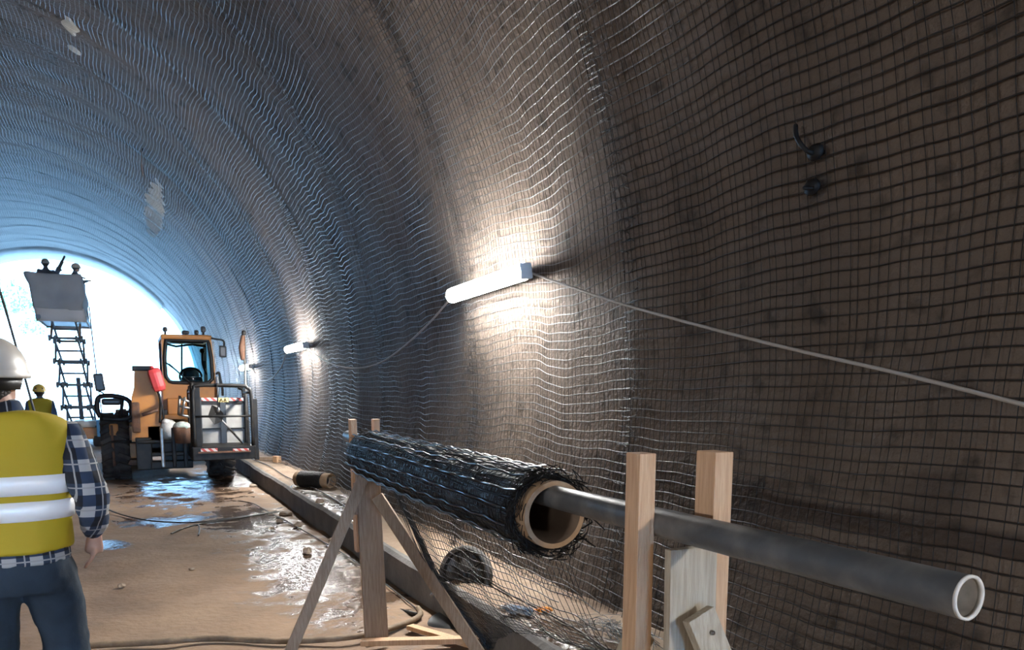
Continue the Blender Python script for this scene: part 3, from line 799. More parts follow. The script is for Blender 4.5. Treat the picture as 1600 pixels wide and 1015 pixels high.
cable(k((392, 716), (420, 727), (447, 744), (490, 762), (530, 784), (545, 796)), 0.008, 'thin black cable lying on top of the kerb beyond the far trestle', M['cable_black'])
cable(k((760, 905), (800, 930), (850, 955), (905, 985), (950, 1015)), 0.006, 'thin black cable on the kerb top beside the crushed bottle', M['cable_black'])
cable([at_y(-40, 330, 12), at_y(0, 455, 12), at_y(22, 530, 12), at_y(45, 612, 12), at_y(75, 720, 12)], 0.016, 'dark slanting rope hanging at the left behind the white helmet', M['cable_black'], 'rope', 'rope')

# cardboard core, wood offcuts, bottle, star, stones
def placed(name, label, cat, px, py, z, rz=0.0, group=None):
    return thing(name, label, cat, gz(px, py, z), rz, group)
t = placed('tube_offcut', 'short dark tube offcut with a brown cut end lying on the kerb', 'tube', 492, 752, KH + 0.10, math.radians(35))
t.location.z = KH + 0.125
mb = MB(); mb.lathe([(0.105, 0.0), (0.105, 0.62), (0.085, 0.62), (0.085, 0.0), (0.105, 0.0)], 28, (0, -0.3, 0), 'y'); mb.build('tube_wall', M['card'], t)
mb = MB(); mb.lathe([(0.112, 0.18), (0.118, 0.2), (0.118, 0.60), (0.108, 0.61)], 28, (0, -0.36, 0), 'y'); mb.build('net_wrap', M['winding'], t)
for i, (px, py, d, rz, lab) in enumerate(((433, 722, (0.10, 0.14, 0.12), .4, 'small pale wood offcut on the kerb beside the tube offcut'), (415, 719, (0.09, 0.40, 0.07), .9, 'thin wood offcut on the kerb near the telehandler cage'), (441, 712, (0.06, 0.3, 0.2), 0.2, 'dark wood offcut leaning at the wall foot near the second lamp'))):
    t = placed('wood_offcut', lab, 'offcut', px, py, KH + 0.03, rz)
    mb = MB(); mb.box((0, 0, d[2] / 2), d, None, 0.006); mb.build('block', M['wood'] if i == 0 else M['wood_old'], t)
t = placed('crushed_bottle', 'crushed blue plastic bottle lying on the kerb', 'bottle', 808, 952, KH + 0.045, 0.6)
mb = MB(); g2 = random.Random(4)
rings = []
for (y, r) in ((-0.10, 0.022), (-0.095, 0.031), (-0.05, 0.034), (-0.02, 0.025), (0.01, 0.034), (0.05, 0.030), (0.075, 0.018), (0.085, 0.012), (0.10, 0.012)):
    rings.append([(r * math.cos(a) * g2.uniform(.75, 1.15), y, r * math.sin(a) * g2.uniform(.6, 1.1)) for a in [2 * PI * q / 12 for q in range(12)]])
mb.loft(rings, smooth=False); mb.build('bottle_body', M['blue_plastic'], t)
mb = MB(); mb.lathe([(0.014, 0.098), (0.014, 0.112)], 12, (0, 0, 0), 'y'); mb.build('cap', M['white'], t)
t = placed('orange_leaf', 'crumpled orange star-shaped leaf on the kerb', 'leaf', 850, 955, KH + 0.02, 0.2)
mb = MB(); pts = []
for q in range(14):
    a = 2 * PI * q / 14; r = 0.065 if q % 2 == 0 else 0.028
    pts.append((r * math.cos(a), r * math.sin(a) * .8, 0.012 + 0.016 * math.sin(q * 2.1)))
vv = pts + [(0, 0, 0.03)] + [(x, y, z - 0.004) for x, y, z in pts] + [(0, 0, 0.026)]
ff = [(q, (q + 1) % 14, 14) for q in range(14)] + [(15 + (q + 1) % 14, 15 + q, 29) for q in range(14)] + [(q, 15 + q, 15 + (q + 1) % 14, (q + 1) % 14) for q in range(14)]
mb.add(vv, ff); mb.build('blade', M['orange'], t)
mb = MB(); mb.tube([(0.0, 0.0, 0.02), (-0.06, 0.05, 0.01), (-0.09, 0.06, 0.004)], 0.003, 5); mb.build('stalk', M['orange'], t)

def stone(px, py, z, r, lab, seed):
    g3 = random.Random(seed); p = gz(px, py, z)
    mb = MB(); bm = bmesh.new(); bmesh.ops.create_icosphere(bm, subdivisions=2, radius=1)
    s = (r * g3.uniform(.8, 1.3), r * g3.uniform(.8, 1.3), r * g3.uniform(.5, .8))
    for q in bm.verts:
        kq = 1 + 0.18 * math.sin(q.co.x * 5 + seed) * math.cos(q.co.y * 4 + seed * 2) + g3.uniform(-.06, .06)
        q.co = Vector((q.co.x * s[0], q.co.y * s[1], max(q.co.z * s[2], -s[2] * .4))) * kq
    bm.verts.index_update()
    mb.add([q.co for q in bm.verts], [[w.index for w in q.verts] for q in bm.faces]); bm.free()
    o = mb.build('stone', M['stone']); o.location = (p.x, p.y, z + s[2] * 0.3)
    tag(o, lab, 'stone', 'stones and clods on the ground')
for i, (px, py, z, r, lab) in enumerate(((480, 863, 0, 0.055, 'brown clod in the wet patch, left of the far trestle leg'), (447, 803, 0, 0.07, 'dark clod where the floor cables meet by the kerb'), (436, 815, 0, 0.05, 'dark clod beside the kerb, below the cable tangle'),
        (425, 826, 0, 0.035, 'small clod in the wet patch beside the cable ends'), (190, 916, 0, 0.03, 'small dark clod alone on the dry floor beside the plaid sleeve'), (300, 889, 0, 0.022, 'tiny clod in the middle of the dry floor'),
        (500, 785, KH + .02, 0.06, 'black lump on the kerb top behind the far trestle leg'), (402, 748, 0, 0.09, 'muddy lump at the near foot of the kerb by the cage'), (395, 760, 0, 0.07, 'muddy lump in the wet just before the cage'), (520, 845, 0, 0.05, 'clod at the kerb foot behind the trestle leg'), (465, 822, 0, 0.05, 'clod at the kerb foot beyond the wet patch'))):
    stone(px, py, z, r, lab, i + 1)
# crumpled sheet at the wall foot
t = placed('plastic_wrap', 'crumpled clear plastic wrap at the wall foot beside the cage', 'wrap', 421, 712, KH + 0.02, 0.0)
X, Z = np.meshgrid(np.linspace(-0.45, 0.45, 18), np.linspace(0, 0.5, 12), indexing='ij')
Yd = 0.05 * sines(X * 9, Z * 9, 77, 8, 1, 3)
P = np.stack([0.18 + Yd * .8 + 0.05, X * 1.6, Z * (0.8 + 0.2 * np.sin(X * 9))], -1).reshape(-1, 3)
idx = np.arange(18 * 12).reshape(18, 12)
F = np.stack([idx[:-1, :-1], idx[1:, :-1], idx[1:, 1:], idx[:-1, 1:]], -1).reshape(-1, 4)
arr_mesh('wrap_sheet', P, F, M['plastic_sheet'], t, False)
# loose strands of net heaped on the kerb by the near trestle
st = Strands(); g = np.random.default_rng(9); cpt = np.array(gz(965, 990, KH + 0.03))
for i in range(46):
    s = np.linspace(0, 1, 12); th = g.uniform(-0.6, 0.6); L = g.uniform(.15, .5)
    P = cpt + g.normal(0, [0.05, 0.10, 0.008], 3) + (s - .5)[:, None] * L * np.array([math.sin(th), math.cos(th), 0]) + np.stack([0 * s, 0 * s, 0.05 * np.sin(np.pi * s) * g.uniform(0, 1.4)], -1) + 0.02 * np.sin(s * 6 + i)[:, None] * np.array([1, 0, 0])
    st.add(P, (0.0016, 0.0026), np.array([0, 0, 1.0]))
tag(st.build('net_scraps', M['net']), 'heap of loose black net strands on the kerb beside the near trestle', 'net scraps', None, 'stuff')

# overturned wheelbarrow behind the hanging net
DW = 4.95
wc = at_y(728, 903, DW)
t = thing('wheelbarrow', 'overturned dusty wheelbarrow lying on the kerb edge behind the hanging net', 'wheelbarrow', (wc.x, wc.y, 0))
O = Vector((wc.x, wc.y, 0))
mb = MB(); R1 = 0.185; prof = []
for a in np.linspace(0, 2 * PI, 13):
    prof.append((R1 + 0.020 * math.cos(a), 0.050 * math.sin(a)))
mb.lathe(prof, 36, (0, 0, 0), 'x')
ty = mb.build('tyre', mat('tyre_dusty', (0.05, 0.048, 0.045), 0.8, col2=(0.22, 0.20, 0.18), scale=7, bump=0.3), t)
ty.location = (0, 0, wc.z + 0.03); ty.rotation_euler = (0.0, 0.18, math.radians(38))
mb = MB(); mb.lathe([(0.168, -0.035), (0.162, -0.03), (0.162, 0.03), (0.168, 0.035), (0.168, -0.035)], 30, (0, 0, 0), 'x'); mb.lathe([(0.028, -0.06), (0.028, 0.06)], 12, (0, 0, 0), 'x')
for q in range(3):
    a = 2 * PI * q / 3 + .4; mb.bar((0, 0.02 * math.cos(a), 0.02 * math.sin(a)), (0, 0.152 * math.cos(a), 0.152 * math.sin(a)), 0.02, 0.008)
rm = mb.build('wheel_rim', M['black'], t); rm.location = ty.location; rm.rotation_euler = ty.rotation_euler
fk = at_y(712, 912, DW) - O
for sx in (-1, 1):
    o1 = Vector((0.07 * sx, -0.02 * sx, 0))
    mb = MB(); mb.tube(smooth_path([at_y(690, 930, DW) - O + o1, at_y(712, 911, DW - .05) - O + o1, at_y(728, 920, DW - .1) - O + o1, at_y(742, 950, DW - .12) - O + o1, at_y(752, 985, DW - .12) - O + o1], 6), 0.016, 8)
    mb.build('frame_tube', M['steel'] if sx < 0 else M['black'], t)
tc_ = at_y(706, 1003, DW) - O
mb = MB(); rings = []
for (hz, k_) in ((0.0, 1.0), (0.10, 0.93), (0.20, 0.72), (0.26, 0.55), (0.275, 0.45)):
    rings.append([tc_ + Vector((0.30 * k_ * math.cos(a) * (1 - .12 * abs(math.sin(2 * a))), 0.42 * k_ * math.sin(a) * (1 - .12 * abs(math.sin(2 * a))), hz - 0.10)) for a in [2 * PI * q / 28 for q in range(28)]])
mb.loft(rings); mb.build('tray', mat('tray_dark', (0.02, 0.022, 0.026), 0.45, col2=(0.05, 0.05, 0.05), scale=6), t)
for sx in (-1, 1):
    mb = MB(); mb.tube([tc_ + Vector((0.2 * sx, 0.2, 0.18)), tc_ + Vector((0.26 * sx, 0.75, 0.10)), tc_ + Vector((0.27 * sx, 1.0, 0.02))], 0.016, 8); mb.build('handle', M['black'], t)

# ------------------------------------------------------------------ people
def remesh(o, vox, smooth=3):
    r = o.modifiers.new('remesh', 'REMESH'); r.mode = 'VOXEL'; r.voxel_size = vox; r.use_smooth_shade = True
    if smooth:
        s = o.modifiers.new('smooth', 'SMOOTH'); s.factor = 0.5; s.iterations = smooth
    return o
def ell(c, rx, ry, n=20, tilt=0.0, sq=2.3):
    c = Vector(c); out = []
    for k in range(n):
        a = 2 * PI * k / n; ca, sa = math.cos(a), math.sin(a)
        out.append(c + Vector((rx * math.copysign(abs(ca) ** (2 / sq), ca), ry * math.copysign(abs(sa) ** (2 / sq), sa), tilt * sa)))
    return out
def sub(path, per=5): return smooth_path(path, per)
def limb(mb, pts, rs, n=14, per=4):
    P = smooth_path(pts, per); R = []
    for i in range(len(rs) - 1): R += [rs[i] + (rs[i + 1] - rs[i]) * k / per for k in range(per)]
    R.append(rs[-1]); mb.tube(P, R, n)
    mb.ball(P[0], R[0] * 0.98, 12, 8); mb.ball(P[-1], R[-1] * 0.98, 12, 8)
DEF = dict(hipL=(-.09, 0, .90), kneeL=(-.10, .03, .49), ankL=(-.10, -.01, .09), toeL=(-.12, .17, .03),
           hipR=(.09, 0, .90), kneeR=(.10, .03, .49), ankR=(.10, -.01, .09), toeR=(.12, .17, .03),
           shL=(-.185, 0, 1.43), elL=(-.235, -.03, 1.14), wrL=(-.24, .06, .90), hdL=(0.02, .10, -1.0),
           shR=(.185, 0, 1.43), elR=(.235, -.03, 1.14), wrR=(.24, .06, .90), hdR=(-0.02, .10, -1.0))
TORSO = [(.84, .155, .115, 0), (.93, .168, .125, -.005), (1.03, .158, .115, 0), (1.13, .155, .11, .005), (1.25, .172, .118, 0), (1.36, .185, .115, -.01), (1.43, .165, .095, -.012), (1.475, .105, .075, -.01), (1.50, .068, .066, -.005)]
def trings(ex, lo, hi, n=24):
    out = []
    zs = [t[0] for t in TORSO]
    for z in np.linspace(lo, hi, 12):
        rx, ry, yo = [float(np.interp(z, zs, [t[i] for t in TORSO])) for i in (1, 2, 3)]
        out.append(ell((0, yo, z), rx + ex, ry + ex, n))
    return out
def hand(mb, w, d, side, curl=0.5, s=1.0):
    w = Vector(w); d = Vector(d).normalized()
    fwd = Vector((0, 1, 0)); fwd = (fwd - d * fwd.dot(d)).normalized()     # towards the thumb side
    out = d.cross(fwd) * (1 if side > 0 else -1)
    pal = -out if out.x * side > 0 else out                                # palm faces the thigh
    mb.tube([w - d * .01, w + d * .03 * s, w + d * .075 * s, w + d * .095 * s], [(.024 * s, .024 * s), (.030 * s, .024 * s), (.036 * s, .022 * s), (.034 * s, .018 * s)], 12)
    k = w + d * .09 * s
    for i, (o_, L) in enumerate(((.030, .072), (.010, .080), (-.010, .075), (-.029, .058))):
        b = w + d * .07 * s + fwd * o_ * s * 0.9; p0 = k + fwd * o_ * s
        c1 = curl * (0.45 + 0.12 * i); c2 = curl * (1.0 + 0.15 * i)
        d1 = (d * math.cos(c1) + pal * math.sin(c1)); d2 = (d * math.cos(c2) + pal * math.sin(c2))
        p1 = p0 + d1 * L * .5 * s; p2 = p1 + d2 * L * .5 * s
        mb.tube([b, p0, p1, p2], [.0085 * s, .0095 * s, .0085 * s, .007 * s], 8); mb.ball(p2, .0072 * s, 8, 6)
    t0 = w + d * .025 * s + fwd * .02 * s; t1 = w + d * .055 * s + fwd * .050 * s + pal * .012 * s; t2 = w + d * .090 * s + fwd * .058 * s + pal * .028 * s
    mb.tube([t0, t1, t2], [.012 * s, .011 * s, .008 * s], 8); mb.ball(t2, .0082 * s, 8, 6)
def person(label, loc, rz, H=1.76, pose=None, vest='vest', helmet='helmet', shirt='plaid', legs='jeans', vox=0.012, group=None, head_yaw=0.0, tapes=(), head_dx=0.0):
    J = {k: Vector(v) for k, v in {**DEF, **(pose or {})}.items()}
    t = thing('person', label, 'person', loc, rz, group)
    t.scale = (H / 1.76,) * 3
    hc = Vector((head_dx, .035, 1.655))
    Rz = Matrix.Rotation(head_yaw, 3, 'Z')
    mb = MB()
    mb.loft(trings(-.012, .84, 1.50))
    mb.tube([(0, -.01, 1.42), (head_dx * .5, .0, 1.50), (head_dx, .02, 1.60)], [.066, .058, .056], 14)
    hr = []
    for (dz, rx, ry, yo) in ((-.118, .030, .035, .045), (-.105, .048, .058, .035), (-.07, .062, .078, .018), (-.03, .070, .090, .004), (.02, .075, .097, -.002), (.06, .074, .094, -.004), (.095, .060, .076, -.004), (.118, .032, .042, -.004)):
        hr.append([hc + Rz @ p for p in ell((0, yo, dz), rx, ry, 18, 0, 2.1)])
    mb.loft(hr)
    mb.tube([hc + Rz @ Vector((0, .085, .012)), hc + Rz @ Vector((0, .112, -.03)), hc + Rz @ Vector((0, .095, -.042))], [.009, .015, .012], 8)
    for s in (-1, 1): mb.ball(hc + Rz @ Vector((.078 * s, -.008, -.012)), (.012, .020, .033), 10, 8)
    for s, q in ((-1, 'L'), (1, 'R')):
        limb(mb, [J['sh' + q], J['el' + q], J['wr' + q]], [.052, .040, .026])
        hand(mb, J['wr' + q], J['hd' + q], s)
        limb(mb, [J['hip' + q], J['knee' + q], J['ank' + q]], [.085, .056, .038])
        mb.tube([J['ank' + q], (J['ank' + q] + J['toe' + q]) / 2, J['toe' + q]], [.04, .04, .03], 10)
    remesh(mb.build('body', M['skin'], t), min(vox, 0.007) if vox < 0.013 else vox, 2)
    for s in (-1, 1):
        e = MB(); e.ball(hc + Rz @ Vector((.030 * s, .088, .010)), .011, 10, 8); e.build('eye', M['white'], t)
    e = MB(); e.ball(hc + Rz @ Vector((0, .092, -.068)), (.024, .012, .006), 10, 6); e.build('mouth', mat('lips', (.30, .10, .09), .6) if 'lips' not in bpy.data.materials else bpy.data.materials['lips'], t)
    # hair
    e = MB(); hr = []
    for (dz, rx, ry, yo) in ((-.085, .050, .045, -.045), (-.05, .070, .070, -.028), (-.01, .080, .086, -.016), (.03, .082, .100, -.006), (.07, .080, .099, -.006), (.105, .062, .078, -.006), (.126, .03, .04, -.006)):
        hr.append([hc + Rz @ p for p in ell((0, yo, dz), rx, ry, 18, 0, 2.1)])
    e.loft(hr); e.build('hair', M['hair'], t)
    # trousers
    mb = MB(); mb.loft(trings(.012, .84, 1.03))
    for q in 'LR':
        limb(mb, [J['hip' + q], J['knee' + q], J['ank' + q] + Vector((0, 0, .02))], [.105, .084, .070])
    o = remesh(mb.build('trousers', M[legs], t), max(vox, .012), 4); displace(o, 0.09, 0.020)
    for q in 'LR':
        e = MB(); a, b = J['ank' + q], J['toe' + q]
        e.tube([a + Vector((0, -.045, -.02)), a + Vector((0, -.02, -.015)), (a + b) / 2 + Vector((0, 0, .0)), b], [(.035, .04), (.05, .055), (.05, .05), (.042, .032)], 12); e.ball(b, (.042, .04, .032), 12, 8)
        e.tube([a + Vector((0, -.01, -.03)), a + Vector((0, -.01, .09))], [.055, .056], 12)
        remesh(e.build('boot', M['boot'], t), .012, 2)
    # shirt
    mb = MB(); mb.loft(trings(.016, .955, 1.495))
    for q in 'LR':
        limb(mb, [J['sh' + q], J['el' + q], J['wr' + q] + (J['wr' + q] - J['el' + q]).normalized() * -.01], [.070, .064, .045])
    mb.tube([(0, -.01, 1.46), (head_dx * .6, .002, 1.56)], [.078, .070], 16)
    o = remesh(mb.build('shirt', M[shirt], t), max(vox, .011), 3); displace(o, 0.07, 0.022)
    if vest:
        mb = MB(); R = trings(.034, .985, 1.38); R += [ell((0, -.012, 1.43), .222, .122, 24), ell((0, -.012, 1.475), .222, .112, 24), ell((0, -.012, 1.512), .190, .102, 24), ell((0, -.008, 1.540), .120, .088, 24)]
        mb.loft(R); o = mb.build('safety_vest', M[vest], t)
        sd = o.modifiers.new('subdivision', 'SUBSURF'); sd.levels = 2; sd.render_levels = 2
        displace(o, 0.16, 0.022)
        for (z0, z1) in tapes:
            mb = MB(); n = 48; zs = [a[0] for a in TORSO]; rr = []
            for z in (z0, (z0 + z1) / 2, z1):
                rx, ry, yo = [float(np.interp(z, zs, [a[i] for a in TORSO])) for i in (1, 2, 3)]
                rr.append(ell((0, yo, z), rx + .043, ry + .043, n))
            mb.loft(rr, False); o = mb.build('reflective_band', M['tape'], t)
            displace(o, 0.16, 0.020)
            sd = o.modifiers.new('thickness', 'SOLIDIFY'); sd.thickness = 0.002
    if helmet:
        h = hc + Rz @ Vector((0, -.004, .035))
        mb = MB(); prof = []
        rr = []
        for i in range(9):
            a = i / 8 * PI / 2 * .97
            rr.append([h + Rz @ p for p in ell((0, 0, .128 * math.sin(a)), .113 * math.cos(a) + .004, .140 * math.cos(a) + .004, 28, 0, 2.1)])
        lowr = [[h + Rz @ p for p in ell((0, .004, z), rx, ry, 28, 0, 2.1)] for z, rx, ry in ((-.030, .121, .152), (-.022, .123, .153), (-.004, .118, .145))]
        mb.loft(lowr + rr, True); mb.build('helmet_shell', M[helmet], t)
        mb = MB(); mb.loft([[h + Rz @ p for p in ell((0, .075, z), .088, .115, 24)] for z in (-.030, -.024, -.018)]); mb.build('helmet_peak', M[helmet], t)
        mb = MB(); mb.loft([[h + Rz @ p for p in ell((0, -.004, z), .098 - .006 * i, .118 - .006 * i, 24)] for i, z in enumerate((-.03, -.055, -.075))]); mb.build('headband', M['black'], t)
        for s in (-1, 1):
            mb = MB(); p = h + Rz @ Vector((s * .055, -.118, .035)); mb.ball(p, (.012, .010, .028), 10, 8); mb.build('vent_slot', M['black'], t)
            mb = MB(); p = h + Rz @ Vector((s * .062, -.126, .012)); mb.ball(p, (.012, .008, .012), 10, 8); mb.build('lamp_clip', M['white'], t)
    return t
zt = [at_y(60, y, 3.40).z * 1.76 / 1.76 for y in (814, 784, 774, 744)]
person('worker in yellow vest and plaid shirt with white helmet, walking away at the left', (-0.425, 3.50, 0), 0.03, 1.77,
       dict(elR=(.262, -.10, 1.20), wrR=(.262, .05, 1.045), hdR=(-0.05, .15, -1.0), shR=(.19, -.01, 1.43),
            hipL=(-.10, 0, .90), kneeL=(-.115, .05, .49), ankL=(-.12, .04, .09), toeL=(-.13, .22, .03),
            kneeR=(.145, .06, .50), ankR=(.125, -.20, .14), toeR=(.14, -.04, .04), hipR=(.095, 0, .90)),
       vox=0.010, tapes=((zt[0], zt[1]), (zt[2], zt[3])), head_yaw=-0.35, head_dx=-0.045)
c = at_y(62, 620, 17.5)
person('distant worker with yellow helmet, behind the shoulder of the plaid-sleeved worker', (c.x, 17.5, 0), 0.1, 1.70, None, 'vest', 'helmet_yellow', 'workwear', 'workwear', 0.018)

# ------------------------------------------------------------------ telehandler with a man basket, facing the camera
TO = Vector((0.62, 16.0, 0))
tele = thing('telehandler', 'dirty orange telehandler with tall glazed cab and dark man basket', 'telehandler', TO)
def w(px, py, d): return at_y(px, py, d) - TO
def prect(x0, y0, x1, y1, d):
    xm, ym = (x0 + x1) / 2, (y0 + y1) / 2
    return w(x0, ym, d).x, w(x1, ym, d).x, w(xm, y1, d).z, w(xm, y0, d).z
def pbox(name, x0, y0, x1, y1, d0, d1, m, parent=tele, ch=0.02):
    a, b, z0, z1 = prect(x0, y0, x1, y1, d0)
    mb = MB(); mb.box(((a + b) / 2, (d0 + d1) / 2 - TO.y, (z0 + z1) / 2), (b - a, d1 - d0, z1 - z0), None, ch)
    return mb.build(name, m, parent)
def ptube(name, pts, d, r, m, parent=tele, n=8, per=5, smooth=True):
    P = [w(p[0], p[1], p[2] if len(p) > 2 else d) for p in pts]
    mb = MB(); mb.tube(smooth_path(P, per) if smooth else P, r, n); return mb.build(name, m, parent)
# wheels
def wheel(px, d, R=0.60, W=0.46):
    x = w(px, 740, d).x
    mb = MB(); prof = [(R * .55, -W / 2), (R * .9, -W / 2), (R * .985, -W / 2 + .06), (R, 0), (R * .985, W / 2 - .06), (R * .9, W / 2), (R * .55, W / 2)]
    c0 = Vector((x, d - TO.y, R)); mb.lathe(prof, 36, c0, 'x')
    ty = mb.build('tyre', M['rubber'], tele)
    mb = MB()
    for k in range(20):
        a = 2 * PI * k / 20
        for s in (-1, 1):
            a2 = a + (PI / 20 if s > 0 else 0)
            p = c0 + Vector((s * .03, R * 1.0 * math.cos(a2), R * 1.0 * math.sin(a2))); q = c0 + Vector((s * W * .48, R * .985 * math.cos(a2 + .16), R * .985 * math.sin(a2 + .16)))
            mb.bar(p, q, .07, .06, 0, (0, math.cos(a2), math.sin(a2)))
    mb.build('tread_lug', M['rubber'], ty)
    mb = MB(); mb.lathe([(R * .56, -W * .3), (R * .50, -W * .05), (R * .2, 0), (R * .2, W * .05), (R * .5, W * .1), (R * .56, W * .3)], 24, c0, 'x'); mb.build('rim', M['yellow'], ty)
for px, d in ((184, 16.0), (345, 16.0), (205, 19.1), (338, 19.1)): wheel(px, d)
# chassis, axle, belly
mb = MB(); mb.box((0.0, 1.7, 0.78), (1.05, 4.4, 0.42), None, .03); mb.build('chassis', M['black'], tele)
mb = MB(); mb.tube([(-.75, 0, .60), (.75, 0, .60)], .13, 12); mb.ball((0, 0, .60), (.24, .22, .22), 14, 10); mb.build('axle', M['black'], tele)
mb = MB(); mb.tube([(-.75, 3.1, .60), (.75, 3.1, .60)], .13, 12); mb.ball((0, 3.1, .60), (.24, .22, .22), 14, 10); mb.build('axle', M['black'], tele)
# left side: engine pod, fender, lower panels
pbox('engine_pod', 166, 655, 210, 688, 16.5, 19.3, M['yellow'], ch=.05)
pbox('pod_hood', 162, 650, 207, 660, 16.4, 19.4, M['mirror'], ch=.03)
pbox('fender', 172, 662, 186, 720, 15.45, 15.75, M['yellow'], ch=.03)
pbox('fender_panel', 186, 666, 213, 690, 15.6, 15.72, M['yellow'])
pbox('lower_panel', 182, 692, 214, 716, 15.5, 15.62, M['yellow'])
pbox('lower_panel', 182, 718, 216, 727, 15.5, 15.66, M['rust'])
ptube('fender_bar', [(174, 690), (213, 690)], 15.4, .028, M['black'], smooth=False)
ptube('fender_bar', [(174, 664), (179, 728)], 15.4, .022, M['rust'], smooth=False)
# headlight guard loop with mirror on the left
gd = ptube('guard_loop', [(157, 652), (152, 640), (152, 625), (158, 619), (175, 618), (192, 621), (203, 628), (205, 640), (203, 652), (180, 655), (160, 653)], 15.6, .042, M['black'], per=4)
pbox('headlamp', 158, 622, 190, 633, 15.62, 15.8, M['mirror'], gd, ch=.05)
ptube('guard_bar', [(192, 622), (188, 652)], 15.6, .03, M['black'], gd, smooth=False)
ms = ptube('mirror_stem', [(165, 619), (160, 613), (154, 610), (154, 604)], 15.6, .014, M['black'])
def pmirror(x0, y0, x1, y1, d, tilt, parent):
    a, b, z0, z1 = prect(x0, y0, x1, y1, d); R = Matrix.Rotation(tilt, 3, 'Y')
    mb = MB(); mb.box(((a + b) / 2, d - TO.y, (z0 + z1) / 2), (b - a, .07, z1 - z0), R, .035); o = mb.build('mirror_housing', M['mirror'], parent); return o
pmirror(147, 583, 163, 611, 15.55, math.radians(-6), ms)
# boom
bx0, bx1, bz0, bz1 = prect(208, 577, 247, 690, 15.0)
poly = [(206, 690), (207, 640), (205, 622), (209, 606), (210, 578), (237, 577), (240, 604), (248, 612), (251, 660), (250, 690)]
P = [w(x, y, 15.0) for x, y in poly]
mb = MB(); mb.prism([(p.x, p.z) for p in P], 15.0 - TO.y, 15.55 - TO.y); bh = mb.build('boom_head', M['yellow'], tele)
mb = MB(); mb.box(((bx0 + bx1) / 2 + .02, 17.2 - TO.y, 1.55), (.34, 3.6, .42), Matrix.Rotation(math.radians(-3), 3, 'X'), .03); mb.build('boom', M['yellow'], tele)
pbox('boom_cap', 206, 571, 240, 579, 14.95, 15.5, M['black'], bh, ch=.02)
pbox('hose_guard', 206, 628, 219, 676, 14.86, 15.0, M['rust'], bh, ch=.03)
ptube('tilt_ram', [(222, 648, 14.93), (246, 640, 14.93)], 14.9, .03, M['rust'], bh, smooth=False)
ptube('hydraulic_hose', [(238, 604), (247, 612), (251, 630), (250, 660)], 14.95, .022, M['black'], bh)
ptube('hydraulic_hose', [(243, 615), (254, 640), (256, 668)], 15.1, .02, M['black'], bh)
# carriage and forks
pbox('carriage', 213, 684, 238, 734, 14.75, 15.0, M['black'])
pbox('carriage', 236, 720, 302, 732, 14.7, 15.0, M['black'])
pbox('carriage_rail', 214, 687, 303, 692, 14.68, 14.8, M['black'])
pbox('carriage_rail', 236, 706, 303, 712, 14.68, 14.8, M['black'])
for px in (254, 272, 290): pbox('fork_upright', px - 3, 668, px + 3, 730, 14.62, 14.72, M['black'] if px != 254 else M['steel'])
pbox('carriage_plate', 230, 664, 258, 700, 15.0, 15.3, M['black'])
pbox('carriage_plate', 256, 690, 302, 722, 14.95, 15.05, M['black'])
# cab
cd0, cd1 = 16.15, 17.75
fr = [(254, 524), (326, 524), (334, 560), (339, 606), (340, 655), (256, 655), (254, 606), (252, 560)]
def cpt(x, y, d): return w(x, y, 16.15).x, w(x, y, 16.15).z
win = [(259, 531), (325, 532), (330, 560), (332, 592), (324, 599), (266, 597), (259, 588), (257, 560)]
Pw = [w(x, y, cd0) for x, y in win]
cab_outer = [(252, 530), (254, 523), (326, 523), (330, 530), (335, 565), (338, 600), (341, 656), (255, 656), (255, 600), (253, 565)]
Po = [w(x, y, cd0) for x, y in cab_outer]
def ringpts(base, N, ctr):
    """sample a closed polygon at N equal angles about ctr"""
    out = []
    for k in range(N):
        a = 2 * PI * k / N; d = Vector((math.cos(a), math.sin(a))); best = None
        for i in range(len(base)):
            p = Vector((base[i].x, base[i].z)) - ctr; q = Vector((base[(i + 1) % len(base)].x, base[(i + 1) % len(base)].z)) - ctr
            e = q - p; den = d.x * e.y - d.y * e.x
            if abs(den) < 1e-9: continue
            t_ = (p.x * e.y - p.y * e.x) / den; s_ = (p.x * d.y - p.y * d.x) / den
            if t_ > 0 and -1e-6 <= s_ <= 1 + 1e-6: best = t_ if best is None else max(best, t_)
        out.append(ctr + d * best)
    return out
ctr = Vector(((Pw[0].x + Pw[3].x) / 2, (Pw[0].z + Pw[4].z) / 2))
N = 64
o_ = ringpts(Po, N, ctr); i_ = ringpts(Pw, N, ctr)
y0_, y1_ = cd0 - TO.y, cd1 - TO.y
mb = MB(); V = [(p.x, y0_, p.y) for p in o_] + [(p.x, y0_, p.y) for p in i_] + [(p.x, y0_ + .10, p.y) for p in i_] + [(p.x, y0_ + .10, p.y) for p in o_]
Fq = []
for k in range(N):
    j = (k + 1) % N
    Fq += [(k, j, N + j, N + k), (N + k, N + j, 2 * N + j, 2 * N + k), (2 * N + k, 2 * N + j, 3 * N + j, 3 * N + k), (3 * N + k, 3 * N + j, j, k)]
mb.add(V, Fq); cabf = mb.build('cab_front', M['yellow'], tele)
def gasket(poly, y, r, name, m, parent):
    mb = MB(); mb.tube([(p.x, y, p.y) for p in poly], r, 6, closed=True); return mb.build(name, m, parent)
gasket(i_, y0_ - .005, .035, 'window_seal', M['black'], cabf)
mb = MB(); mb.add([(p.x, y0_ + .04, p.y) for p in i_] + [(p.x, y0_ + .05, p.y) for p in i_], [tuple(range(N)), tuple(reversed(range(N, 2 * N)))] + [(k, (k + 1) % N, N + (k + 1) % N, N + k) for k in range(N)]); mb.build('windshield', M['glass'], cabf)
xl, xr = Po[0].x, Po[3].x; zt_, zb_ = Po[1].z, Po[6].z
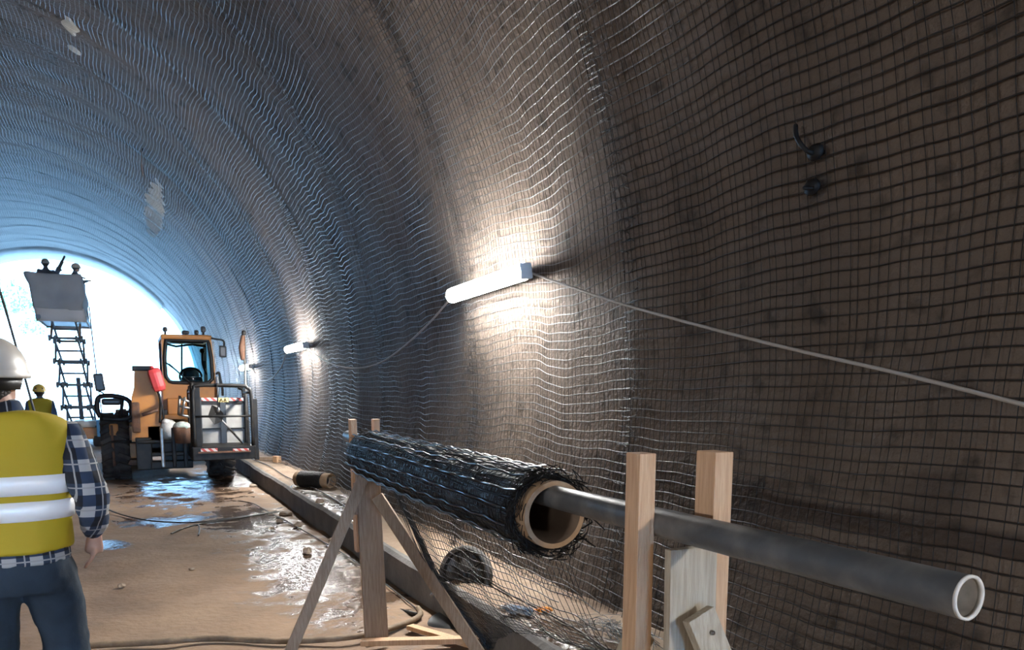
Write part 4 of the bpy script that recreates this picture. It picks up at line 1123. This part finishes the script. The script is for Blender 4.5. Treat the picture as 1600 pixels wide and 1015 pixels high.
mb = MB(); mb.box(((xl + xr) / 2, (y0_ + y1_) / 2, zt_ - .03), (xr - xl + .02, y1_ - y0_ + .1, .09), None, .03); mb.build('cab_roof', M['yellow'], tele)
mb = MB(); mb.box(((xl + xr) / 2, (y0_ + y1_) / 2 + .05, zb_ - .08), (xr - xl, y1_ - y0_, .5), None, .03); mb.build('cab_base', M['yellow'], tele)
for x, y in ((xl + .03, y1_ - .03), (xr + .0, y1_ - .03)):
    mb = MB(); mb.box((x, y, (zt_ + zb_) / 2), (.07, .07, zt_ - zb_), None, .01); mb.build('cab_post', M['black'], tele)
for s, x in ((-1, xl + .02), (1, xr + .02)):
    mb = MB(); mb.box((x, (y0_ + y1_) / 2, zb_ + .32), (.05, y1_ - y0_ - .1, .50), None, .01); mb.build('cab_door', M['yellow'], tele)
mb = MB(); mb.tube([w(284, 536, cd1) , w(284, 585, cd1)], .018, 6); mb.build('rear_window_bar', M['black'], tele)
mb = MB(); mb.tube([w(259, 537, cd0 + .3), w(275, 541, cd0 + .3), w(300, 538, cd0 + .3), w(322, 541, cd0 + .3)], .02, 6); mb.build('sun_visor_rail', M['black'], tele)
pbox('sun_visor', 266, 530, 318, 536, cd0 + .12, cd0 + .16, M['mirror'], cabf, ch=.01)
sw = w(298, 588, cd0 + .45)
mb = MB(); Rm = Matrix.Rotation(math.radians(35), 3, 'X')
mb.tube([sw + Rm @ Vector((.19 * math.cos(a), .19 * math.sin(a) * 1.0, 0)) @ Matrix.Identity(3) if False else sw + Vector((.20 * math.cos(a), -.06 * math.sin(a), .17 * math.sin(a))) for a in [2 * PI * k / 28 for k in range(28)]], .02, 7, closed=True)
for a in (0.2, PI - .2, -PI / 2): mb.bar(sw, sw + Vector((.2 * math.cos(a), -.06 * math.sin(a), .17 * math.sin(a))), .03, .015)
mb.build('steering_wheel', M['black'], tele)
pbox('dashboard', 283, 588, 318, 606, cd0 + .25, cd0 + .6, M['mirror'], ch=.06)
pbox('seat_back', 286, 575, 312, 606, cd0 + 1.0, cd0 + 1.12, M['black'], ch=.05)
lv = ptube('control_lever', [(316, 551), (317, 570), (323, 585)], cd0 + .3, .022, M['black'])
mb = MB(); mb.ball(w(316, 548, cd0 + .3), (.05, .05, .05), 12, 8); mb.build('lever_knob', M['black'], lv)
pbox('lever_box', 317, 563, 323, 576, cd0 + .28, cd0 + .36, M['black'], lv)
wp = ptube('wiper_arm', [(259, 566), (274, 577), (298, 599)], cd0 - .05, .014, M['black'], smooth=False)
ptube('wiper_blade', [(264, 568), (276, 579), (290, 592)], cd0 - .07, .012, M['black'], wp, smooth=False)
for x0, y0, x1, y1, nm in ((254, 510, 262, 518, 'work_lamp'), (284, 516, 296, 522, 'beacon'), (303, 515, 311, 523, 'work_lamp'), (313, 509, 322, 519, 'work_lamp')):
    o = pbox(nm, x0, y0, x1, y1, cd0 + .05, cd0 + .2, M['mirror'], ch=.05)
    ptube('lamp_stem', [((x0 + x1) / 2, y1 - 1), ((x0 + x1) / 2, 525)], cd0 + .12, .02, M['black'], o, smooth=False)
ms = ptube('mirror_stem', [(330, 528), (338, 530), (346, 531), (350, 534), (350, 541)], cd0 - .1, .018, M['black'])
pmirror(342, 540, 354, 558, cd0 - .12, 0.03, ms)
ptube('grab_rail', [(333, 533), (336, 560), (338, 585)], cd0, .012, M['steel'])
ptube('hydraulic_hose', [(338, 584), (342, 582), (344, 592), (347, 604), (348, 618)], cd0 - .1, .022, M['black'])
ptube('hydraulic_hose', [(339, 588), (341, 600), (340, 620)], cd0 - .1, .025, M['steel'])
pbox('step_panel', 262, 622, 282, 650, 15.9, 16.15, M['yellow'])
pbox('deck', 252, 648, 300, 655, 15.2, 16.2, M['yellow'], ch=.01)
pbox('battery_box', 243, 640, 262, 668, 15.35, 15.9, M['black'])
# man basket in front of the right wheel
B0, B1 = 13.75, 14.75
ba, bb, bz0, bz1 = prect(304, 600, 395, 700, B0)
fz = w(350, 716, B0).z
def btube(name, pts, r, m, parent=tele):
    mb = MB(); mb.tube(smooth_path(pts, 4), r, 8); return mb.build(name, m, parent)
xa, xb = w(303, 660, B0).x, w(394, 660, B0).x
ztop, zfl, zbt = w(350, 602, B0).z, w(350, 697, B0).z, w(350, 718, B0).z
yf, yb = B0 - TO.y, B1 - TO.y
bf = MB(); bf.box(((xa + xb) / 2, (yf + yb) / 2, (zfl + zbt) / 2), (xb - xa + .08, yb - yf + .06, zfl - zbt), None, .015); basket_floor = bf.build('basket_floor', M['black'], tele)
for y, nm in ((yf, 'front_rail'), (yb, 'rear_rail')):
    btube(nm, [(xa, y, zfl), (xa, y, ztop - .2), (xa + .02, y, ztop - .06), (xa + .10, y, ztop), (xb - .16, y, ztop), (xb - .06, y, ztop - .04), (xb, y, ztop - .16), (xb, y, zfl)], .028, M['black'])
    zm = w(350, 650, B0).z
    mb = MB(); mb.tube([(xa, y, zm), (xb, y, zm)], .018, 8); mb.build('mid_rail', M['black'], tele)
for x in (xa, xb):
    mb = MB(); mb.tube([(x, yf, ztop - .12), (x, yb, ztop - .12)], .024, 8); mb.build('side_rail', M['black'], tele)
    mb = MB(); mb.box((x, (yf + yb) / 2, (zfl + ztop) / 2 - .35), (.035, .05, ztop - zfl - .5), None, .006); mb.build('side_post', M['black'], tele)
mb = MB(); mb.box((xa + .07, yf + .03, (zfl + ztop) / 2), (.09, .05, ztop - zfl), None, .01); mb.build('gate_post', M['black'], tele)
mb = MB(); mb.box((xb + .06, yf + .05, (zbt + ztop) / 2 - .12), (.07, .12, ztop - zbt - .2), None, .01); mb.build('gate_post', M['black'], tele)
# back panel of the basket
pa, pb, pz0, pz1 = prect(314, 622, 389, 699, B1 - .05)
mb = MB(); mb.box(((pa + pb) / 2, B1 - .02 - TO.y, (pz0 + pz1) / 2), (pb - pa, .02, pz1 - pz0), None, .004); bp_ = mb.build('back_panel', M['panel'], tele)
pbox('panel_post', 345, 626, 354, 697, B1 - .09, B1 - .04, M['mirror'], bp_, ch=.005)
pbox('panel_post', 309, 620, 316, 699, B1 - .09, B1 - .03, M['mirror'], bp_, ch=.005)
pbox('panel_post', 382, 620, 389, 699, B1 - .09, B1 - .03, M['black'], bp_, ch=.005)
pbox('panel_rail', 315, 668, 388, 670.5, B1 - .08, B1 - .05, M['black'], bp_, ch=.003)
pbox('panel_rail', 314, 626, 388, 630, B1 - .08, B1 - .05, M['black'], bp_, ch=.003)
pbox('hazard_strip', 315, 621, 339, 626, B1 - .10, B1 - .07, M['hazard'], bp_, ch=0)
pbox('hazard_strip', 358, 621, 381, 626, B1 - .10, B1 - .07, M['hazard'], bp_, ch=0)
wsn = pbox('warning_plate', 341, 621, 357, 628, B1 - .11, B1 - .08, M['sign'], bp_, ch=.002)
for px in (345.5, 351.5):
    p = [w(px, 622.2, B1 - .115), w(px - 2.4, 626.6, B1 - .115), w(px + 2.4, 626.6, B1 - .115)]
    mb = MB(); mb.tube(p, .008, 5, closed=True); mb.tube([w(px, 623.8, B1 - .115), w(px, 625.6, B1 - .115)], .006, 5); mb.build('warning_triangle', M['black'], wsn)
for x0, x1 in ((314, 340), (364, 389)):
    pbox('hazard_strip', x0, 700.5, x1, 705, B0 - .06, B0 - .04, M['hazard'], basket_floor, ch=0)
pbox('toe_board', 310, 704.5, 392, 707, B0 - .06, B0 - .03, M['rust'], basket_floor, ch=0)
st_ = MB()
lad = [(281, 618), (279, 648), (296, 652), (297, 622)]
for a, b in ((lad[0], lad[1]), (lad[3], lad[2]), ((281, 622), (297, 628)), ((280, 634), (297, 638)), ((279, 647), (296, 651)), ((289, 620), (284, 649))):
    st_.tube([w(*a, 14.3), w(*b, 14.3)], .022, 6)
st_.build('folding_step', M['steel'], tele)
for a in (((299, 598), (301, 700)), ((297, 640), (303, 640))): ptube('gate_bar', [(a[0][0], a[0][1], 13.9), (a[1][0], a[1][1], 13.9)], 13.9, .03, M['black'], smooth=False)

# loose things on the machine
def onm(name, label, cat, px, py, d):
    p = at_y(px, py, d); return thing(name, label, cat, p), p
t, p = onm('jerry_can', 'red plastic can strapped beside the boom head', 'can', 245, 593, 14.85)
mb = MB(); mb.box((0, 0, 0), (.22, .20, .42), Matrix.Rotation(math.radians(-14), 3, 'Y'), .095); mb.build('can_body', M['red'], t)
mb = MB(); mb.lathe([(.035, 0), (.035, .04), (0, .04)], 12, (-.07, 0, .19)); mb.build('can_cap', M['red'], t)
t, p = onm('sack', 'white sack lying on the carriage beside the basket', 'sack', 266, 688, 14.85)
mb = MB(); mb.ball((0, .12, .17), (.16, .15, .20), 18, 12); o = mb.build('sack_body', M['sack'], t); displace(o, .12, .05)
mb = MB(); mb.ball((-.05, .08, .33), (.07, .06, .05), 12, 8); o = mb.build('sack_neck', M['sack'], t); displace(o, .05, .03)
t, p = onm('bucket', 'brown bucket full of greenish rags hung beside the basket gate', 'bucket', 286, 692, 14.5)
mb = MB(); mb.lathe([(.125, 0), (.15, .28), (.14, .28), (.115, .02)], 24, (0, 0, 0)); mb.build('bucket_body', M['rust'], t)
mb = MB(); mb.ball((0, 0, .28), (.15, .14, .09), 16, 10); o = mb.build('rags', M['rag'], t); displace(o, .05, .06)
mb = MB(); mb.tube([(.15 * math.cos(a), 0.02, .27 + .10 * math.sin(a)) for a in np.linspace(0, PI, 12)], .006, 6); mb.build('bucket_handle', M['steel'], t)
a, b = at_y(332, 640, 14.1), at_y(382, 697, 14.45)
t = thing('shovel', 'dark-bladed shovel leaning blade up inside the man basket', 'shovel', b)
d_ = (a - b); L_ = d_.length; d_.normalize()
mb = MB(); mb.tube([Vector((0, 0, .02)), d_ * L_ * .92], .018, 8); mb.build('shaft', M['steel'], t)
q = [(331, 632), (325, 650), (335, 663), (347, 658), (349, 645), (341, 637)]
f0 = [at_y(x, y, 14.08) - b for x, y in q]; cc = sum(f0, Vector()) / 6 + Vector((0, .04, 0))
mb = MB(); mb.add([v for v in f0] + [cc] + [v + Vector((0, .012, 0)) for v in f0] + [cc + Vector((0, .012, 0))],
       [(k, (k + 1) % 6, 6) for k in range(6)] + [(7 + (k + 1) % 6, 7 + k, 13) for k in range(6)] + [(k, 7 + k, 7 + (k + 1) % 6, (k + 1) % 6) for k in range(6)])
mb.build('blade', M['black'], t)
a, b = at_y(339, 600, 13.72), at_y(341, 640, 13.72)
t = thing('strap', 'black strap hanging from the top rail of the man basket', 'strap', a)
mb = MB(); mb.bar(Vector((0, 0, .02)), b - a, .05, .012); mb.build('webbing', M['black'], t)
mb = MB(); mb.ball(b - a, (.03, .02, .045), 10, 8); mb.build('hook', M['steel'], t)
a, b = at_y(381, 521, 14.6), at_y(387, 697, 14.6)
t = thing('pole', 'slim pole with a brown sleeve standing upright in the basket corner', 'pole', b)
mb = MB(); mb.tube([Vector((0, 0, 0)), a - b], .022, 8); mb.build('shaft', M['steel'], t)
mb = MB(); e0, e1 = at_y(380, 524, 14.6) - b, at_y(379.5, 562, 14.6) - b; mb.tube([e0, (e0 + e1) / 2 + Vector((-.02, 0, 0)), e1], [.035, .06, .04], 10); mb.build('sleeve', M['rust'], t)
mb = MB(); mb.lathe([(.035, -.03), (.04, .04), (.02, .06)], 12, a - b); mb.build('tip', M['black'], t)

# ------------------------------------------------------------------ scissor lift with a draped platform at the portal
LD = 26.0
lc = at_y(133, 700, LD)
lift = thing('scissor_lift', 'scissor lift with a tall thin stack and grey draped platform at the portal', 'scissor lift', (lc.x, LD, 0))
LO = Vector((lc.x, LD, 0))
def lw(px, py, d=LD): return at_y(px, py, d) - LO
def lbox(name, x0, y0, x1, y1, d0, d1, m, parent=lift, ch=.02):
    a = lw(x0, (y0 + y1) / 2, d0); b = lw(x1, (y0 + y1) / 2, d0); z1 = lw((x0 + x1) / 2, y0, d0).z; z0 = lw((x0 + x1) / 2, y1, d0).z
    mb = MB(); mb.box(((a.x + b.x) / 2, (d0 + d1) / 2 - LD, (z0 + z1) / 2), (b.x - a.x, d1 - d0, z1 - z0), None, ch); return mb.build(name, m, parent)
lbox('chassis', 110, 668, 158, 686, 25.4, 27.6, M['lift_orange'], ch=.05)
lbox('deck', 112, 657, 157, 668, 25.5, 27.5, M['white'], ch=.08)
lbox('control_box', 151, 656, 161, 682, 25.2, 25.5, M['lift_blue'])
for px in (116, 154):
    for dy in (-.35, 1.3):
        mb = MB(); mb.lathe([(.0, -.12), (.22, -.12), (.26, -.08), (.26, .08), (.22, .12), (.0, .12)], 20, Vector((lw(px, 690).x, dy, .26)), 'x'); mb.build('wheel', M['rubber'], lift)
rows = [(123, 636, .36), (117, 601, .36), (112, 565, .36), (105, 530, .36), (100, 497, .36)]
pts = [(lw(x, y), hw) for x, y, hw in rows]
pts = [(lw(130, 668), .36)] + pts
for i in range(len(pts) - 1):
    (a, ha), (b, hb) = pts[i], pts[i + 1]
    y0_, y1_ = (-.55, .95)
    for s in (-1, 1):
        for (ya, yb2, off_) in ((y0_, y1_, .0), (y1_, y0_, .07)):
            mb = MB(); mb.bar(Vector((a.x + s * (ha - off_), ya, a.z)), Vector((b.x + s * (hb - off_), yb2, b.z)), .05, .10, .006, (0, 1, 0)); mb.build('scissor_arm', M['lift_steel'] if off_ else M['lift_orange'] if i == 4 else M['lift_steel'], lift)
    if i > 0:
        for yy in (y0_, y1_):
            mb = MB(); mb.tube([Vector((a.x - ha - .06, yy, a.z)), Vector((a.x + ha + .06, yy, a.z))], .035, 8)
            for s in (-ha - .04, -ha + .10, ha - .10, ha + .04): mb.lathe([(0, -.03), (.085, -.03), (.085, .03), (0, .03)], 12, Vector((a.x + s, yy, a.z)), 'x')
            mb.build('pivot_tube', M['lift_steel'], lift)
    m_ = (a + b) / 2
    mb = MB(); mb.tube([Vector((m_.x - ha, .2, m_.z)), Vector((m_.x + ha, .2, m_.z))], .03, 8); mb.build('pivot_tube', M['lift_steel'], lift)
mb = MB(); mb.tube([lw(128, 655), lw(122, 590, 26.2)], .06, 8); mb.build('lift_ram', M['lift_steel'], lift)
# platform
xl_, xr_ = lw(58, 490, LD - 1).x, lw(132, 490, LD - 1).x
zf_, ztp = lw(92, 499, LD - 1).z, lw(86, 426, LD - 1).z
yF, yB = -1.0, 1.6
mb = MB(); mb.box(((xl_ + xr_) / 2, (yF + yB) / 2, zf_ + .06), (xr_ - xl_ + .1, yB - yF, .12), None, .01); mb.build('platform', M['lift_steel'], lift)
for y in (yF + .05, yB - .05):
    mb = MB(); mb.tube([(xl_ + .03, y, zf_), (xl_ - .1, y, ztp - .03), (xr_ - .12, y, ztp - .03), (xr_ - .03, y, zf_)], .025, 8); mb.build('guard_rail', M['lift_steel'], lift)
def drape(name, z0, z1, m, ex, seed):
    nU, nV = 80, 26; P = []
    cx, cy = (xl_ + xr_) / 2, (yF + yB) / 2; hw, hd = (xr_ - xl_) / 2 + ex, (yB - yF) / 2 + ex
    per = [(-hw, -hd), (hw, -hd), (hw, hd), (-hw, hd)]
    out = []
    for j in range(nV):
        v = j / (nV - 1); z = z0 + (z1 - z0) * v; row = []
        for i in range(nU):
            u = i / nU * 4; k_ = int(u); f_ = u - k_
            x = per[k_][0] * (1 - f_) + per[(k_ + 1) % 4][0] * f_; y = per[k_][1] * (1 - f_) + per[(k_ + 1) % 4][1] * f_
            lean = -0.13 * (z - zf_) / (ztp - zf_)
            wob = .035 * math.sin(x * 3 + z * 4 + seed) + .03 * math.sin(z * 9 + x * 1.2) + .02 * math.sin(x * 8 + z * 2)
            row.append(Vector((cx + x + lean + (wob if k_ % 2 else 0), cy + y + (wob if k_ % 2 == 0 else 0), z + .03 * math.sin(x * 2.4 + y) * v)))
        out.append(row)
    mb = MB(); mb.loft(out, False); o = mb.build(name, m, lift)
    s = o.modifiers.new('thickness', 'SOLIDIFY'); s.thickness = .01
    return o
zs_ = lw(92, 484, LD - 1).z
drape('tarp', zs_, ztp, M['tarp'], .05, 0)
drape('lower_tarp', lw(92, 502, LD - 1).z, zs_ + .05, M['tarp_pale'], .035, 2)
# two workers standing on the platform
pf = LO + Vector((0, 0, zf_ + .12))
hx = at_y(71, 412, LD + .2)
person('worker standing on the lift platform, left one holding a rock drill', (hx.x, LD + .2, pf.z), 0.2, hx.z + .10 - pf.z, dict(elR=(.30, .16, 1.22), wrR=(.36, .40, 1.30), hdR=(.2, .9, .3)), None, 'helmet', 'workwear', 'workwear', 0.02)
hx = at_y(117, 419, LD)
person('worker standing on the lift platform, right one in a pale helmet', (hx.x, LD, pf.z), -1.3, hx.z + .10 - pf.z, dict(elR=(.32, -.02, 1.25), wrR=(.40, .10, 1.32), hdR=(.5, .8, -.3), elL=(-.3, .2, 1.25), wrL=(-.2, .42, 1.30), hdL=(.2, 1, 0)), None, 'helmet', 'workwear', 'workwear', 0.02)
a, b = at_y(101, 400, LD + .5), at_y(88, 428, LD + .35)
t = thing('rock_drill', 'dark rock drill pointing up at the roof between the two platform workers', 'drill', b)
d_ = a - b
mb = MB(); mb.tube([Vector((0, 0, 0)), d_ * .35, d_ * .36, d_ * .7, d_ * .71, d_], [.07, .07, .05, .05, .03, .03], 10); mb.build('drill_body', M['lift_steel'], t)
mb = MB(); mb.tube([d_ * .15 + Vector((-.12, 0, -.04)), d_ * .15 + Vector((.12, 0, .04))], .02, 8); mb.build('drill_handle', M['lift_steel'], t)
cable([at_y(139, 478, 25.0), at_y(148, 560, 25.0), at_y(160, 655, 25.1), at_y(163, 690, 25.2)], .018, 'thin hanging line between the lift and the telehandler mirror', M['lift_steel'], 'rope', 'rope')

# ------------------------------------------------------------------ dusty haze hanging in the far half of the tunnel
hm = bpy.data.materials.new('dust_haze'); hm.use_nodes = True
hn = hm.node_tree; hn.nodes.remove(hn.nodes['Principled BSDF'])
vs_ = node(hn, 'ShaderNodeVolumeScatter'); vs_.inputs['Density'].default_value = 0.014; vs_.inputs['Anisotropy'].default_value = 0.55; vs_.inputs['Color'].default_value = (0.9, 0.95, 1, 1)
hn.links.new(vs_.outputs['Volume'], hn.nodes['Material Output'].inputs['Volume'])
mb = MB(); mb.box((VX, (17.5 + PORTAL) / 2, 3.6), (10.8, PORTAL - 17.5, 7.1)); o = mb.build('dust_haze', hm)
tag(o, 'thin bluish dust haze filling the far half of the tunnel', 'haze', None, 'stuff')
